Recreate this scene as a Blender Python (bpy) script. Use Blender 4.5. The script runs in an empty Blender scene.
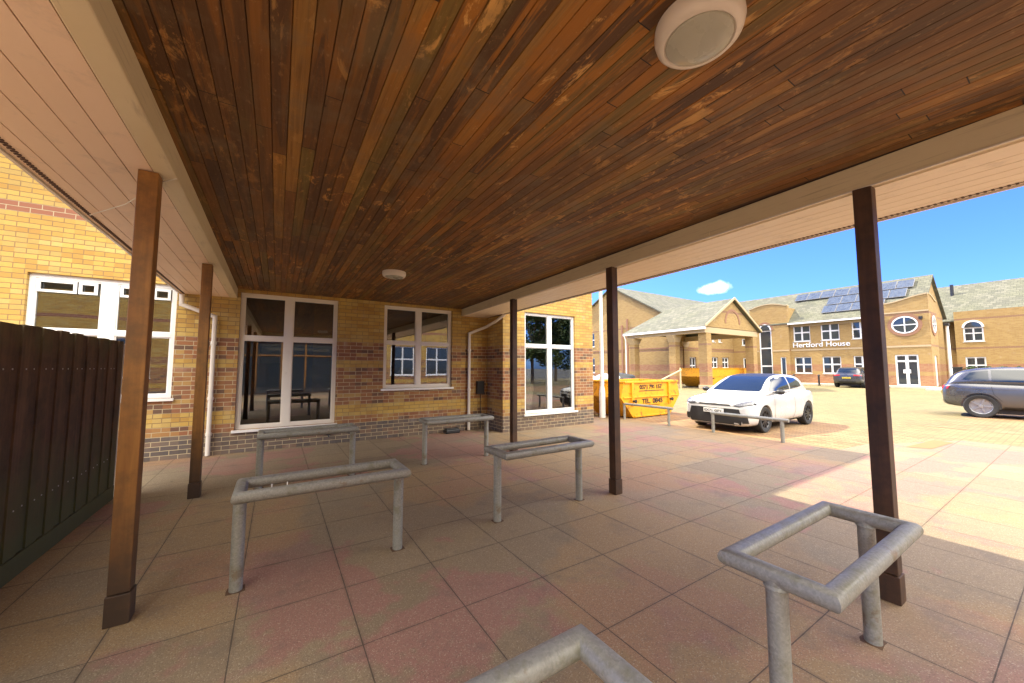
import bpy, bmesh, math, random
from mathutils import Vector, Matrix
from mathutils.bvhtree import BVHTree
R = math.radians
random.seed(7)
S = bpy.context.scene
COL = S.collection

# ------------------------------------------------------------------ camera, world, sun, exposure
cam_d = bpy.data.cameras.new('camera'); cam = bpy.data.objects.new('camera', cam_d); COL.objects.link(cam)
cam_d.sensor_width = 36; cam_d.lens = 13.0; cam_d.clip_start = 0.05; cam_d.clip_end = 2000
cam.location = (0, 0, 1.5)
cam.rotation_euler = (R(90 + 4.05), 0, -R(32.36))
S.camera = cam

SUN_EL, SUN_AZ = R(50.7), R(-12.0)          # azimuth measured from +Y towards +X
sun_dir = Vector((math.sin(SUN_AZ) * math.cos(SUN_EL), math.cos(SUN_AZ) * math.cos(SUN_EL), math.sin(SUN_EL)))
sl = bpy.data.lights.new('sun', 'SUN'); sl.energy = 2.0; sl.angle = R(0.5); sl.color = (1.0, .90, .67)
so = bpy.data.objects.new('sun', sl); COL.objects.link(so)
so.rotation_euler = sun_dir.to_track_quat('Z', 'Y').to_euler()

W = bpy.data.worlds.new('World'); S.world = W; W.use_nodes = True
nt = W.node_tree; nt.nodes.clear()
wo = nt.nodes.new('ShaderNodeOutputWorld'); bg = nt.nodes.new('ShaderNodeBackground')
sky = nt.nodes.new('ShaderNodeTexSky'); sky.sky_type = 'NISHITA'; sky.sun_disc = False
sky.sun_elevation = SUN_EL; sky.sun_rotation = SUN_AZ
sky.air_density = 1.0; sky.dust_density = 0.8; sky.ozone_density = 2.5; sky.altitude = 50
bg.inputs[1].default_value = 0.12
# one small cloud low in the sky
tc = nt.nodes.new('ShaderNodeTexCoord'); nz = nt.nodes.new('ShaderNodeTexNoise'); nz.inputs['Scale'].default_value = 34; nz.inputs['Detail'].default_value = 6
nt.links.new(tc.outputs['Generated'], nz.inputs['Vector'])
cd = Vector((.864, .472, .187)).normalized()
sub = nt.nodes.new('ShaderNodeVectorMath'); sub.operation = 'SUBTRACT'; sub.inputs[1].default_value = cd
nt.links.new(tc.outputs['Generated'], sub.inputs[0])
scl = nt.nodes.new('ShaderNodeVectorMath'); scl.operation = 'MULTIPLY'; scl.inputs[1].default_value = (26, 26, 75)
nt.links.new(sub.outputs[0], scl.inputs[0])
ln = nt.nodes.new('ShaderNodeVectorMath'); ln.operation = 'LENGTH'; nt.links.new(scl.outputs[0], ln.inputs[0])
ma = nt.nodes.new('ShaderNodeMath'); ma.operation = 'SUBTRACT'; nt.links.new(nz.outputs[0], ma.inputs[0])
mm = nt.nodes.new('ShaderNodeMath'); mm.operation = 'MULTIPLY'; mm.inputs[1].default_value = .5; nt.links.new(ln.outputs['Value'], mm.inputs[0])
nt.links.new(mm.outputs[0], ma.inputs[1])
mr = nt.nodes.new('ShaderNodeMapRange'); mr.inputs[1].default_value = 0.0; mr.inputs[2].default_value = 0.75; nt.links.new(ma.outputs[0], mr.inputs[0])
mx = nt.nodes.new('ShaderNodeMix'); mx.data_type = 'RGBA'; mx.inputs[7].default_value = (6.5, 6.8, 7.2, 1)
tint = nt.nodes.new('ShaderNodeMix'); tint.data_type = 'RGBA'; tint.blend_type = 'MULTIPLY'; tint.inputs[0].default_value = 1; tint.inputs[7].default_value = (.175, .30, .70, 1)
nt.links.new(sky.outputs[0], tint.inputs[6])
nt.links.new(mr.outputs[0], mx.inputs[0]); nt.links.new(tint.outputs[2], mx.inputs[6]); 
# broken bright cloud added out of view to light the canopy's shade (behind and left of the viewer, and overhead)
n2 = nt.nodes.new('ShaderNodeTexNoise'); n2.inputs['Scale'].default_value = 2.1; n2.inputs['Detail'].default_value = 9; n2.inputs['Roughness'].default_value = .58
nt.links.new(tc.outputs['Generated'], n2.inputs['Vector'])
dt = nt.nodes.new('ShaderNodeVectorMath'); dt.operation = 'DOT_PRODUCT'; dt.inputs[1].default_value = Vector((-.12, -.86, .50)).normalized(); nt.links.new(tc.outputs['Generated'], dt.inputs[0])
cv = nt.nodes.new('ShaderNodeMath'); cv.operation = 'MULTIPLY_ADD'; cv.inputs[1].default_value = .34; nt.links.new(dt.outputs['Value'], cv.inputs[0]); nt.links.new(n2.outputs[0], cv.inputs[2])
m2 = nt.nodes.new('ShaderNodeMapRange'); m2.inputs[1].default_value = .46; m2.inputs[2].default_value = .60; nt.links.new(cv.outputs[0], m2.inputs[0])
mx2 = nt.nodes.new('ShaderNodeMix'); mx2.data_type = 'RGBA'; mx2.inputs[7].default_value = (11.5, 10.8, 9.7, 1)
sm = nt.nodes.new('ShaderNodeMapRange'); sm.inputs[1].default_value = .26; sm.inputs[2].default_value = .46; nt.links.new(dt.outputs['Value'], sm.inputs[0])
sz = nt.nodes.new('ShaderNodeSeparateXYZ'); nt.links.new(tc.outputs['Generated'], sz.inputs[0])
sq = nt.nodes.new('ShaderNodeMapRange'); sq.inputs[1].default_value = .24; sq.inputs[2].default_value = .36; nt.links.new(sz.outputs[2], sq.inputs[0])
mA = nt.nodes.new('ShaderNodeMath'); mA.operation = 'MULTIPLY'; nt.links.new(sm.outputs[0], mA.inputs[0]); nt.links.new(sq.outputs[0], mA.inputs[1])
mB = nt.nodes.new('ShaderNodeMath'); mB.operation = 'MULTIPLY'; nt.links.new(mA.outputs[0], mB.inputs[0]); nt.links.new(m2.outputs[0], mB.inputs[1])
nt.links.new(mB.outputs[0], mx2.inputs[0]); nt.links.new(mx.outputs[2], mx2.inputs[6]); nt.links.new(mx2.outputs[2], bg.inputs[0])
nt.links.new(bg.outputs[0], wo.inputs[0])

S.render.engine = 'CYCLES'
S.cycles.max_bounces = 10; S.cycles.diffuse_bounces = 6
S.view_settings.view_transform = 'Standard'; S.view_settings.look = 'None'
S.view_settings.exposure = 2.38; S.view_settings.gamma = 1; S.view_settings.use_curve_mapping = False

# ------------------------------------------------------------------ node helpers
class NT:
    def __init__(s, name):
        s.m = bpy.data.materials.new(name); s.m.use_nodes = True; s.t = s.m.node_tree
        s.b = s.t.nodes['Principled BSDF']
    def n(s, typ, **kw):
        nd = s.t.nodes.new(typ)
        for k, v in kw.items(): setattr(nd, k, v)
        return nd
    def link(s, a, b): s.t.links.new(a, b)
    def val(s, x, sock):
        if isinstance(x, bpy.types.NodeSocket): s.link(x, sock)
        else: sock.default_value = x
    def math(s, op, a, b=0.0, c=None):
        nd = s.n('ShaderNodeMath', operation=op); s.val(a, nd.inputs[0]); s.val(b, nd.inputs[1])
        if c is not None: s.val(c, nd.inputs[2])
        return nd.outputs[0]
    def mix(s, f, a, b, blend='MIX'):
        nd = s.n('ShaderNodeMix', data_type='RGBA', blend_type=blend)
        s.val(f, nd.inputs[0])
        for x, k in ((a, 6), (b, 7)):
            if isinstance(x, bpy.types.NodeSocket): s.link(x, nd.inputs[k])
            else: nd.inputs[k].default_value = (*x[:3], 1)
        return nd.outputs[2]
    def pos(s): return s.n('ShaderNodeNewGeometry').outputs['Position']
    def objc(s): return s.n('ShaderNodeTexCoord').outputs['Object']
    def sep(s, v):
        nd = s.n('ShaderNodeSeparateXYZ'); s.link(v, nd.inputs[0]); return nd.outputs
    def comb(s, x, y, z):
        nd = s.n('ShaderNodeCombineXYZ'); s.val(x, nd.inputs[0]); s.val(y, nd.inputs[1]); s.val(z, nd.inputs[2]); return nd.outputs[0]
    def scale(s, v, k):
        nd = s.n('ShaderNodeVectorMath', operation='MULTIPLY'); s.link(v, nd.inputs[0]); nd.inputs[1].default_value = k; return nd.outputs[0]
    def noise(s, v, sc, det=3, rough=.55, dist=0):
        nd = s.n('ShaderNodeTexNoise'); s.link(v, nd.inputs['Vector']); nd.inputs['Scale'].default_value = sc
        nd.inputs['Detail'].default_value = det; nd.inputs['Roughness'].default_value = rough; nd.inputs['Distortion'].default_value = dist
        return nd.outputs[0]
    def white(s, v, dim='3D'):
        nd = s.n('ShaderNodeTexWhiteNoise', noise_dimensions=dim); s.link(v, nd.inputs['Vector' if dim != '1D' else 'W']); return nd.outputs[0]
    def ramp(s, f, stops, interp='LINEAR'):
        nd = s.n('ShaderNodeValToRGB'); nd.color_ramp.interpolation = interp; e = nd.color_ramp.elements
        while len(e) < len(stops): e.new(0.5)
        for i, (p, c) in enumerate(stops):
            e[i].position = p; e[i].color = (*c, 1) if len(c) == 3 else c
        s.link(f, nd.inputs[0]); return nd.outputs[0]
    def rng(s, v, a, b, c=0, d=1):
        nd = s.n('ShaderNodeMapRange'); s.link(v, nd.inputs[0])
        for i, x in enumerate((a, b, c, d)): nd.inputs[i + 1].default_value = x
        return nd.outputs[0]
    def bump(s, h, st=.3, d=.005):
        nd = s.n('ShaderNodeBump'); nd.inputs['Strength'].default_value = st; nd.inputs['Distance'].default_value = d
        s.link(h, nd.inputs['Height']); s.link(nd.outputs[0], s.b.inputs['Normal'])
    def col(s, c): s.val(c if isinstance(c, bpy.types.NodeSocket) else (*c, 1), s.b.inputs['Base Color'])
    def rough(s, r): s.val(r, s.b.inputs['Roughness'])
    def metal(s, r): s.val(r, s.b.inputs['Metallic'])

def plain(name, c, rough=.6, metal=0, var=.12, sc=6, coat=0, bump=0):
    k = NT(name); p = k.objc(); n = k.noise(p, sc, 4)
    a = tuple(max(0, x * (1 - var)) for x in c); b = tuple(min(1, x * (1 + var)) for x in c)
    k.col(k.mix(n, a, b)); k.rough(k.rng(n, .3, .7, max(0, rough - .08), min(1, rough + .08))); k.metal(metal)
    if coat: k.b.inputs['Coat Weight'].default_value = coat; k.b.inputs['Coat Roughness'].default_value = .03
    if bump: k.bump(k.noise(p, sc * 8, 3), bump, .002)
    return k.m

def brick_mat(name, mode):
    """mode 'near' banded school brick; 'far' lightly banded brick."""
    k = NT(name); p = k.pos(); x, y, z = k.sep(p)
    u = k.math('ADD', x, y)
    jit = k.math('MULTIPLY', k.math('SUBTRACT', k.noise(p, 9, 2), .5), .006)
    v = k.comb(u, k.math('ADD', z, jit), 0.0)
    bt = k.n('ShaderNodeTexBrick', offset=.5, squash=1); k.link(v, bt.inputs['Vector'])
    bt.inputs['Scale'].default_value = 1; bt.inputs['Mortar Size'].default_value = .0055; bt.inputs['Mortar Smooth'].default_value = .2
    bt.inputs['Brick Width'].default_value = .225; bt.inputs['Row Height'].default_value = .075; bt.inputs['Bias'].default_value = 0
    bt.inputs['Color1'].default_value = (0, 0, 0, 1); bt.inputs['Color2'].default_value = (1, 1, 1, 1); bt.inputs['Mortar'].default_value = (.5, .5, .5, 1)
    r = k.sep(bt.outputs['Color'])[0]; mort = bt.outputs['Fac']
    # a second random value per brick
    row = k.math('FLOOR', k.math('DIVIDE', z, .075)); par = k.math('FLOORED_MODULO', row, 2.0)
    cidx = k.math('FLOOR', k.math('DIVIDE', k.math('ADD', u, k.math('MULTIPLY', par, .1125)), .225))
    r2 = k.white(k.comb(cidx, row, 3.3))
    big = k.noise(p, 1.3, 3)
    if mode == 'near':
        yel = k.ramp(r2, [(0, (.46, .26, .05)), (.3, (.56, .34, .065)), (.6, (.62, .41, .09)), (.85, (.50, .34, .09)), (1, (.64, .46, .14))])
        red = k.ramp(r2, [(0, (.07, .04, .035)), (.09, (.12, .055, .04)), (.14, (.24, .085, .045)), (.6, (.32, .12, .045)), (.82, (.38, .19, .06)), (1, (.48, .30, .09))])
        blu = k.ramp(r2, [(0, (.05, .055, .065)), (.4, (.10, .09, .095)), (.8, (.15, .12, .10)), (1, (.20, .12, .09))])
        up = (.30, .10, .06)
        bands = [(0, 2), (.375, 1), (.525, 0), (.75, 1), (1.5, 0), (1.65, 1), (2.025, 0), (3.75, 3), (3.9, 0)]
    else:
        yel = k.ramp(r2, [(0, (.32, .20, .06)), (.4, (.38, .245, .075)), (1, (.43, .29, .10))])
        red = k.ramp(r2, [(0, (.28, .10, .055)), (.5, (.34, .14, .075)), (1, (.38, .20, .10))])
        blu = k.ramp(r2, [(0, (.20, .10, .07)), (1, (.26, .14, .09))])
        up = (.24, .12, .07)
        bands = [(0, 1), (.9, 0), (1.2, 1), (1.8, 0), (3.05, 3), (3.2, 0), (5.55, 3), (5.7, 0)]
    # band selector by courses
    zi = k.math('MULTIPLY', k.math('ADD', row, .5), .075)
    c = yel
    for i, (z0, b) in enumerate(bands):
        if b == 0: continue
        z1 = bands[i + 1][0]
        m = k.math('MULTIPLY', k.math('GREATER_THAN', zi, z0), k.math('LESS_THAN', zi, z1))
        c = k.mix(m, c, {1: red, 2: blu, 3: up}[b])
    c = k.mix(k.rng(big, .3, .7, 0, .28), c, (.30, .17, .07))
    c = k.mix(k.math('MULTIPLY', k.noise(p, 60, 3), .35), c, (.22, .14, .07))
    # faint lime bloom patches
    bl = k.rng(k.noise(p, 1.9, 3), .66, .80, 0, .35)
    c = k.mix(bl, c, (.50, .42, .36))
    msk = None
    for i, (z0, b) in enumerate(bands):
        if b == 0: continue
        m = k.math('MULTIPLY', k.math('GREATER_THAN', zi, z0), k.math('LESS_THAN', zi, bands[i + 1][0])); msk = m if msk is None else k.math('MAXIMUM', msk, m)
    mc = k.mix(msk, (.26, .165, .07), (.46, .37, .22)) if mode == 'near' else (.33, .24, .12)
    k.col(k.mix(mort, c, mc))
    k.rough(.88)
    h = k.math('ADD', k.math('MULTIPLY', k.math('SUBTRACT', 1.0, mort), 1.0), k.math('MULTIPLY', k.noise(p, 90, 3), .35))
    k.bump(h, .7 if mode == 'near' else .4, .006)
    return k.m

def paving_mat():
    k = NT('paving_slabs'); p = k.pos(); x, y, z = k.sep(p)
    sx = k.math('DIVIDE', k.math('ADD', x, .155), .605); sy = k.math('DIVIDE', k.math('SUBTRACT', y, .355), .62)
    ix = k.math('FLOOR', sx); iy = k.math('FLOOR', sy)
    fx = k.math('ABSOLUTE', k.math('SUBTRACT', k.math('FRACT', sx), .5)); fy = k.math('ABSOLUTE', k.math('SUBTRACT', k.math('FRACT', sy), .5))
    wob = k.math('MULTIPLY', k.math('SUBTRACT', k.noise(p, 7, 3), .5), .006)
    jx = k.math('GREATER_THAN', k.math('ADD', fx, wob), .4948); jy = k.math('GREATER_THAN', k.math('ADD', fy, wob), .4955)
    j = k.math('MAXIMUM', jx, jy)
    r = k.white(k.comb(ix, iy, 1.0))
    base = k.ramp(r, [(0, (.205, .150, .088)), (.35, (.255, .188, .108)), (.65, (.225, .168, .10)), (1, (.285, .212, .12))])
    b1 = k.noise(p, .50, 6, .60); b2 = k.noise(k.scale(p, (1, 1, 1)), .75, 3, .5)
    pink = k.ramp(b1, [(.0, (0, 0, 0)), (.500, (0, 0, 0)), (.525, (1, 1, 1)), (1, (1, 1, 1))])
    c = k.mix(k.math('MULTIPLY', k.sep(pink)[0], .85), base, (.29, .135, .105))
    yy = k.sep(k.scale(p, (1, 1, 1)))
    ochre = k.rng(k.noise(k.comb(k.math('ADD', x, 31.0), y, 0.0), .36, 5, .58), .50, .54, 0, .6)
    c = k.mix(ochre, c, (.33, .205, .085))
    grey = k.rng(k.noise(k.comb(k.math('ADD', x, 77.0), y, 0.0), .5, 3), .54, .64, 0, .45)
    c = k.mix(grey, c, (.21, .178, .125))
    # aggregate
    vo = k.n('ShaderNodeTexVoronoi', feature='F1'); k.link(p, vo.inputs['Vector']); vo.inputs['Scale'].default_value = 190
    vr = k.sep(vo.outputs['Color'])[0]
    c = k.mix(k.rng(vr, .86, .95, 0, .55), c, (.44, .37, .25))
    c = k.mix(k.rng(vr, .0, .25, .5, 0), c, (.09, .065, .045))
    c = k.mix(k.math('MULTIPLY', k.noise(p, 230, 2), .35), c, (.12, .09, .07))
    st = k.rng(k.noise(p, 2.6, 6, .72), .54, .72, 0, .5)
    c = k.mix(st, c, (.12, .095, .075))
    ed = k.math('MAXIMUM', k.rng(fx, .465, .494, 0, 1), k.rng(fy, .465, .494, 0, 1))
    c = k.mix(k.math('MULTIPLY', ed, k.rng(k.noise(p, 5, 5, .7), .42, .62, 0, .55)), c, (.12, .085, .055))
    # little dark spots
    v2 = k.n('ShaderNodeTexVoronoi', feature='F1'); k.link(p, v2.inputs['Vector']); v2.inputs['Scale'].default_value = 1.4
    sp = k.math('LESS_THAN', v2.outputs['Distance'], .022)
    c = k.mix(k.math('MULTIPLY', sp, .7), c, (.04, .035, .03))
    c = k.mix(k.math('MULTIPLY', j, .9), c, (.055, .038, .024))
    k.col(c); k.rough(.8)
    h = k.math('SUBTRACT', k.math('MULTIPLY', vo.outputs['Distance'], -1.0), k.math('MULTIPLY', j, 2.5))
    h = k.math('ADD', h, k.math('MULTIPLY', r, .6))
    k.bump(h, .5, .003)
    return k.m

def block_mat(name, kind):
    k = NT(name); p = k.pos(); x, y, z = k.sep(p)
    bt = k.n('ShaderNodeTexBrick', offset=.5); k.link(k.comb(y, x, 0.0), bt.inputs['Vector'])
    bt.inputs['Scale'].default_value = 1; bt.inputs['Mortar Size'].default_value = .007
    bt.inputs['Brick Width'].default_value = .2; bt.inputs['Row Height'].default_value = .1
    bt.inputs['Color1'].default_value = (0, 0, 0, 1); bt.inputs['Color2'].default_value = (1, 1, 1, 1)
    r = k.sep(bt.outputs['Color'])[0]
    if kind == 'buff': c = k.ramp(r, [(0, (.15, .125, .05)), (.5, (.20, .165, .065)), (1, (.25, .21, .085))])
    else: c = k.ramp(r, [(0, (.22, .11, .045)), (.5, (.29, .155, .06)), (1, (.33, .20, .09))])
    c = k.mix(k.rng(k.noise(p, .5, 5), .42, .68, 0, .5), c, (.25, .20, .09) if kind == 'buff' else (.32, .23, .12))
    c = k.mix(k.rng(k.noise(p, 1.7, 6, .7), .58, .72, 0, .4), c, (.15, .11, .07))
    c = k.mix(k.rng(k.noise(k.comb(x, k.math('MULTIPLY', y, .35), 4.0), .9, 6, .7), .55, .70, 0, .35), c, (.10, .08, .05))
    c = k.mix(k.math('MULTIPLY', bt.outputs['Fac'], .9), c, (.07, .055, .03))
    c = k.mix(k.math('MULTIPLY', k.noise(p, 80, 2), .3), c, (.12, .09, .06))
    k.col(c); k.rough(.85); k.bump(k.math('SUBTRACT', 1.0, bt.outputs['Fac']), .4, .003)
    return k.m

def ceiling_mat():
    k = NT('stained_cedar_boards'); p = k.pos(); x, y, z = k.sep(p)
    bi = k.math('FLOOR', k.math('DIVIDE', k.math('ADD', x, 10.0), .08))
    rb = k.white(k.comb(bi, 0.0, 7.0))
    seg = k.math('FLOOR', k.math('DIVIDE', k.math('ADD', y, k.math('MULTIPLY', rb, 7.0)), 1.9))
    r = k.white(k.comb(bi, seg, 2.0)); r3 = k.white(k.comb(bi, seg, 9.0))
    c = k.ramp(r, [(0, (.085, .038, .013)), (.3, (.12, .055, .014)), (.55, (.165, .076, .017)), (.70, (.25, .095, .014)), (.84, (.17, .115, .024)), (.94, (.29, .14, .022)), (1, (.38, .19, .04))])
    gv = k.comb(k.math('MULTIPLY', x, 60.0), k.math('ADD', k.math('MULTIPLY', y, 2.2), k.math('MULTIPLY', r3, 50.0)), 0.0)
    g = k.noise(gv, 1.0, 6, .65, .4)
    c = k.mix(k.rng(g, .42, .75, 0, .65), c, (.075, .030, .012))
    g2 = k.noise(k.comb(k.math('MULTIPLY', x, 14.0), k.math('ADD', y, k.math('MULTIPLY', r3, 90.0)), 3.0), 1.0, 5, .6, .8)
    pw = k.rng(k.noise(k.comb(k.math('ADD', x, 5.0), y, 1.0), .55, 2), .42, .62, .25, 1)
    c = k.mix(k.math('MULTIPLY', k.rng(g2, .49, .56, 0, .8), pw), c, (.40, .150, .014))
    # worn spots following a single board
    g3 = k.noise(k.comb(k.math('MULTIPLY', x, 7.0), k.math('ADD', k.math('MULTIPLY', y, 2.4), k.math('MULTIPLY', rb, 60.0)), 8.0), 1.0, 6, .72, .6)
    c = k.mix(k.math('MULTIPLY', k.rng(g3, .585, .635, 0, .85), pw), c, (.74, .40, .11))
    g4 = k.noise(k.comb(k.math('MULTIPLY', x, 12.0), k.math('MULTIPLY', y, 5.0), 4.0), 1.0, 6, .75, .5)
    pw2 = k.rng(k.noise(k.comb(k.math('ADD', x, 2.0), y, 5.0), .8, 3), .46, .60, 0, 1)
    c = k.mix(k.math('MULTIPLY', k.rng(g4, .56, .62, 0, .8), pw2), c, (.62, .30, .07))
    gd = k.noise(p, .9, 4)
    c = k.mix(k.rng(gd, .40, .65, 0, .35), c, (.09, .045, .02))
    gg = k.noise(k.comb(k.math('MULTIPLY', x, 5.0), y, 14.0), 1.0, 4)
    c = k.mix(k.rng(gg, .56, .68, 0, .4), c, (.13, .095, .03))
    spk = k.noise(k.comb(k.math('MULTIPLY', x, 40.0), k.math('MULTIPLY', y, 16.0), 2.0), 1.0, 4, .7)
    c = k.mix(k.rng(spk, .60, .70, 0, .5), c, (.40, .24, .10))
    wm = k.noise(k.comb(x, y, 6.0), 2.2, 6, .7)
    c = k.mix(k.rng(wm, .52, .64, 0, .45), c, (.17, .12, .065))
    vk = k.n('ShaderNodeTexVoronoi', feature='F1'); k.link(k.comb(x, k.math('MULTIPLY', y, .6), 0.0), vk.inputs['Vector']); vk.inputs['Scale'].default_value = 4.5
    c = k.mix(k.rng(vk.outputs['Distance'], .03, .055, .85, 0), c, (.03, .012, .006))
    # butt joints
    fy = k.math('FRACT', k.math('DIVIDE', k.math('ADD', y, k.math('MULTIPLY', rb, 7.0)), 1.9))
    c = k.mix(k.math('LESS_THAN', fy, .0028), c, (.012, .006, .004))
    k.col(c); k.rough(k.rng(g, .3, .8, .55, .75)); k.bump(g, .5, .002)
    return k.m

def wood_mat(name, ca, cb, dark, sc=1.0, horiz=False):
    k = NT(name); p = k.objc(); x, y, z = k.sep(p)
    v = k.scale(p, (26 * sc, 26 * sc, 1.6 * sc)) if not horiz else k.scale(p, (26 * sc, 1.6 * sc, 26 * sc))
    g = k.noise(v, 1.0, 6, .65, .3)
    c = k.mix(k.rng(g, .3, .7), ca, cb)
    c = k.mix(k.rng(k.noise(p, 4.3, 6, .7), .42, .62, 0, .75), c, dark)
    c = k.mix(k.rng(k.noise(v, .35, 3), .55, .7, 0, .4), c, tuple(min(1, q * 1.5) for q in cb))
    k.col(c); k.rough(.62); k.bump(g, .4, .003)
    return k.m, k

def galv_mat():
    k = NT('galvanised_steel'); p = k.objc()
    vo = k.n('ShaderNodeTexVoronoi', feature='F1'); k.link(p, vo.inputs['Vector']); vo.inputs['Scale'].default_value = 110
    sp = k.sep(vo.outputs['Color'])[0]
    c = k.mix(sp, (.25, .25, .225), (.31, .31, .28))
    c = k.mix(k.rng(k.noise(p, 60, 5, .7), .50, .64, 0, .3), c, (.44, .43, .38))
    c = k.mix(k.rng(k.noise(p, 11, 6, .72), .52, .66, 0, .45), c, (.17, .165, .08))
    c = k.mix(k.rng(k.noise(p, 5, 6, .75), .60, .66, 0, .5), c, (.20, .12, .06))
    c = k.mix(k.rng(k.noise(p, 24, 4, .7), .60, .74, 0, .5), c, (.12, .11, .095))
    k.col(c); k.metal(.25); k.rough(k.rng(k.noise(p, 14, 4), .3, .7, .5, .68)); k.bump(k.noise(p, 70, 3), .25, .002)
    return k.m

def glass_near():
    k = NT('window_glass'); t = k.t
    out = [n for n in t.nodes if n.type == 'OUTPUT_MATERIAL'][0]
    tr = k.n('ShaderNodeBsdfTransparent'); tr.inputs[0].default_value = (.62, .63, .60, 1)
    gl = k.n('ShaderNodeBsdfGlossy'); gl.inputs['Roughness'].default_value = .012; gl.inputs[0].default_value = (.95, .97, 1, 1)
    p = k.pos(); bm = k.n('ShaderNodeBump'); bm.inputs['Strength'].default_value = .05; bm.inputs['Distance'].default_value = .02
    k.link(k.noise(p, 1.1, 1), bm.inputs['Height']); k.link(bm.outputs[0], gl.inputs['Normal'])
    fr = k.n('ShaderNodeFresnel'); fr.inputs[0].default_value = 1.7
    f = k.math('ADD', k.math('MULTIPLY', fr.outputs[0], 1.5), .065)
    mx = k.n('ShaderNodeMixShader'); k.link(f, mx.inputs[0]); k.link(tr.outputs[0], mx.inputs[1]); k.link(gl.outputs[0], mx.inputs[2])
    k.link(mx.outputs[0], out.inputs[0]); return k.m

def glass_dark(name, c=(.02, .025, .03), spec=.9):
    k = NT(name); p = k.pos(); n = k.noise(p, .7, 2)
    k.col(k.mix(n, c, tuple(v * 2.2 for v in c))); k.rough(.03); k.b.inputs['IOR'].default_value = 1.75
    return k.m

def roof_mat(name, ca, cb, axis='y'):
    k = NT(name); p = k.pos(); x, y, z = k.sep(p)
    u = y if axis == 'y' else x
    bt = k.n('ShaderNodeTexBrick', offset=.5); k.link(k.comb(u, z, 0.0), bt.inputs['Vector'])
    bt.inputs['Scale'].default_value = 1; bt.inputs['Mortar Size'].default_value = .012; bt.inputs['Mortar Smooth'].default_value = .6
    bt.inputs['Brick Width'].default_value = .33; bt.inputs['Row Height'].default_value = .19
    bt.inputs['Color1'].default_value = (0, 0, 0, 1); bt.inputs['Color2'].default_value = (1, 1, 1, 1)
    r = k.sep(bt.outputs['Color'])[0]
    c = k.mix(r, ca, cb)
    c = k.mix(k.rng(k.noise(p, .6, 4), .4, .7, 0, .5), c, (.11, .115, .06))
    c = k.mix(k.math('MULTIPLY', bt.outputs['Fac'], .75), c, (.07, .07, .055))
    fz = k.math('FRACT', k.math('DIVIDE', z, .19))
    k.col(c); k.rough(.85); k.bump(k.math('SUBTRACT', k.math('SUBTRACT', 1.0, fz), bt.outputs['Fac']), .6, .03)
    return k.m

def rust_yellow():
    k = NT('skip_yellow_paint'); p = k.objc()
    c = k.mix(k.noise(p, 2, 4), (.70, .295, .008), (.80, .385, .012))
    c = k.mix(k.rng(k.noise(p, 5, 7, .78), .54, .62, 0, .85), c, (.25, .09, .02))
    c = k.mix(k.rng(k.noise(p, 16, 5, .7), .60, .70, 0, .7), c, (.10, .05, .03))
    k.col(c); k.rough(.5); k.bump(k.noise(p, 5, 4), .4, .02); return k.m

M = {}
M['brick'] = brick_mat('banded_brick', 'near'); M['brick_far'] = brick_mat('far_brick', 'far')
M['paving'] = paving_mat(); M['buff'] = block_mat('buff_block_paving', 'buff'); M['orange_block'] = block_mat('orange_block_paving', 'orange')
M['ceiling'] = ceiling_mat()
M['galv'] = galv_mat(); M['glass'] = glass_near(); M['glass_dark'] = glass_dark('dark_window_glass'); M['car_glass'] = glass_dark('car_glass', (.008, .012, .014))
M['skip'] = rust_yellow()
M['upvc'] = plain('cream_upvc', (.74, .68, .58), .35, 0, .05, 3)
M['white'] = plain('white_paint', (.80, .80, .78), .4, 0, .05, 3)
def beam_mat():
    k = NT('cream_gloss_beam'); p = k.pos()
    c = k.mix(k.noise(p, 4, 4), (.66, .55, .34), (.74, .63, .42))
    x, y, z = k.sep(p)
    k.col(k.mix(k.rng(k.noise(k.comb(k.math('MULTIPLY', x, 8.0), y, k.math('MULTIPLY', z, 30.0)), 2.0, 5, .7), .55, .72, 0, .5), c, (.28, .21, .13)))
    k.rough(.45); return k.m
M['beam'] = beam_mat()
def soffit_mat():
    k = NT('pink_cream_soffit_board'); p = k.pos()
    c = k.mix(k.noise(p, 1.4, 4), (.84, .62, .44), (.88, .68, .50))
    c = k.mix(k.rng(k.sep(p)[0], 1.0, 2.0, 0, .8), c, (.86, .74, .56))
    k.col(k.mix(k.rng(k.noise(p, 5, 5, .7), .56, .75, 0, .4), c, (.42, .33, .25))); k.rough(.5); return k.m
M['soffit'] = soffit_mat()
M['groove'] = plain('dark_groove', (.10, .06, .045), .8)
M['roof'] = roof_mat('roof_tiles_x', (.085, .085, .06), (.145, .14, .10), 'y'); M['roof2'] = roof_mat('roof_tiles_y', (.085, .085, .06), (.145, .14, .10), 'x')
def post_mat():
    m, k = wood_mat('stained_brown_timber', (.21, .085, .018), (.33, .15, .032), (.13, .065, .02), 1.0)
    p = k.pos(); z = k.sep(p)[2]
    old = k.b.inputs['Base Color'].links[0].from_socket
    zz = k.math('ADD', z, k.math('MULTIPLY', k.math('SUBTRACT', k.noise(p, 7, 4), .5), .45))
    k.col(k.mix(k.rng(zz, .12, .85, .95, 0), old, (.045, .03, .022))); k.rough(.55)
    return m
M['post'] = post_mat()
m_, k_ = wood_mat('shaded_post_timber', (.055, .026, .012), (.10, .045, .018), (.03, .017, .01), 1.0); M['post_shaded'] = m_  # darker copy of the post timber, right posts' shade put into its colour
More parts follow.
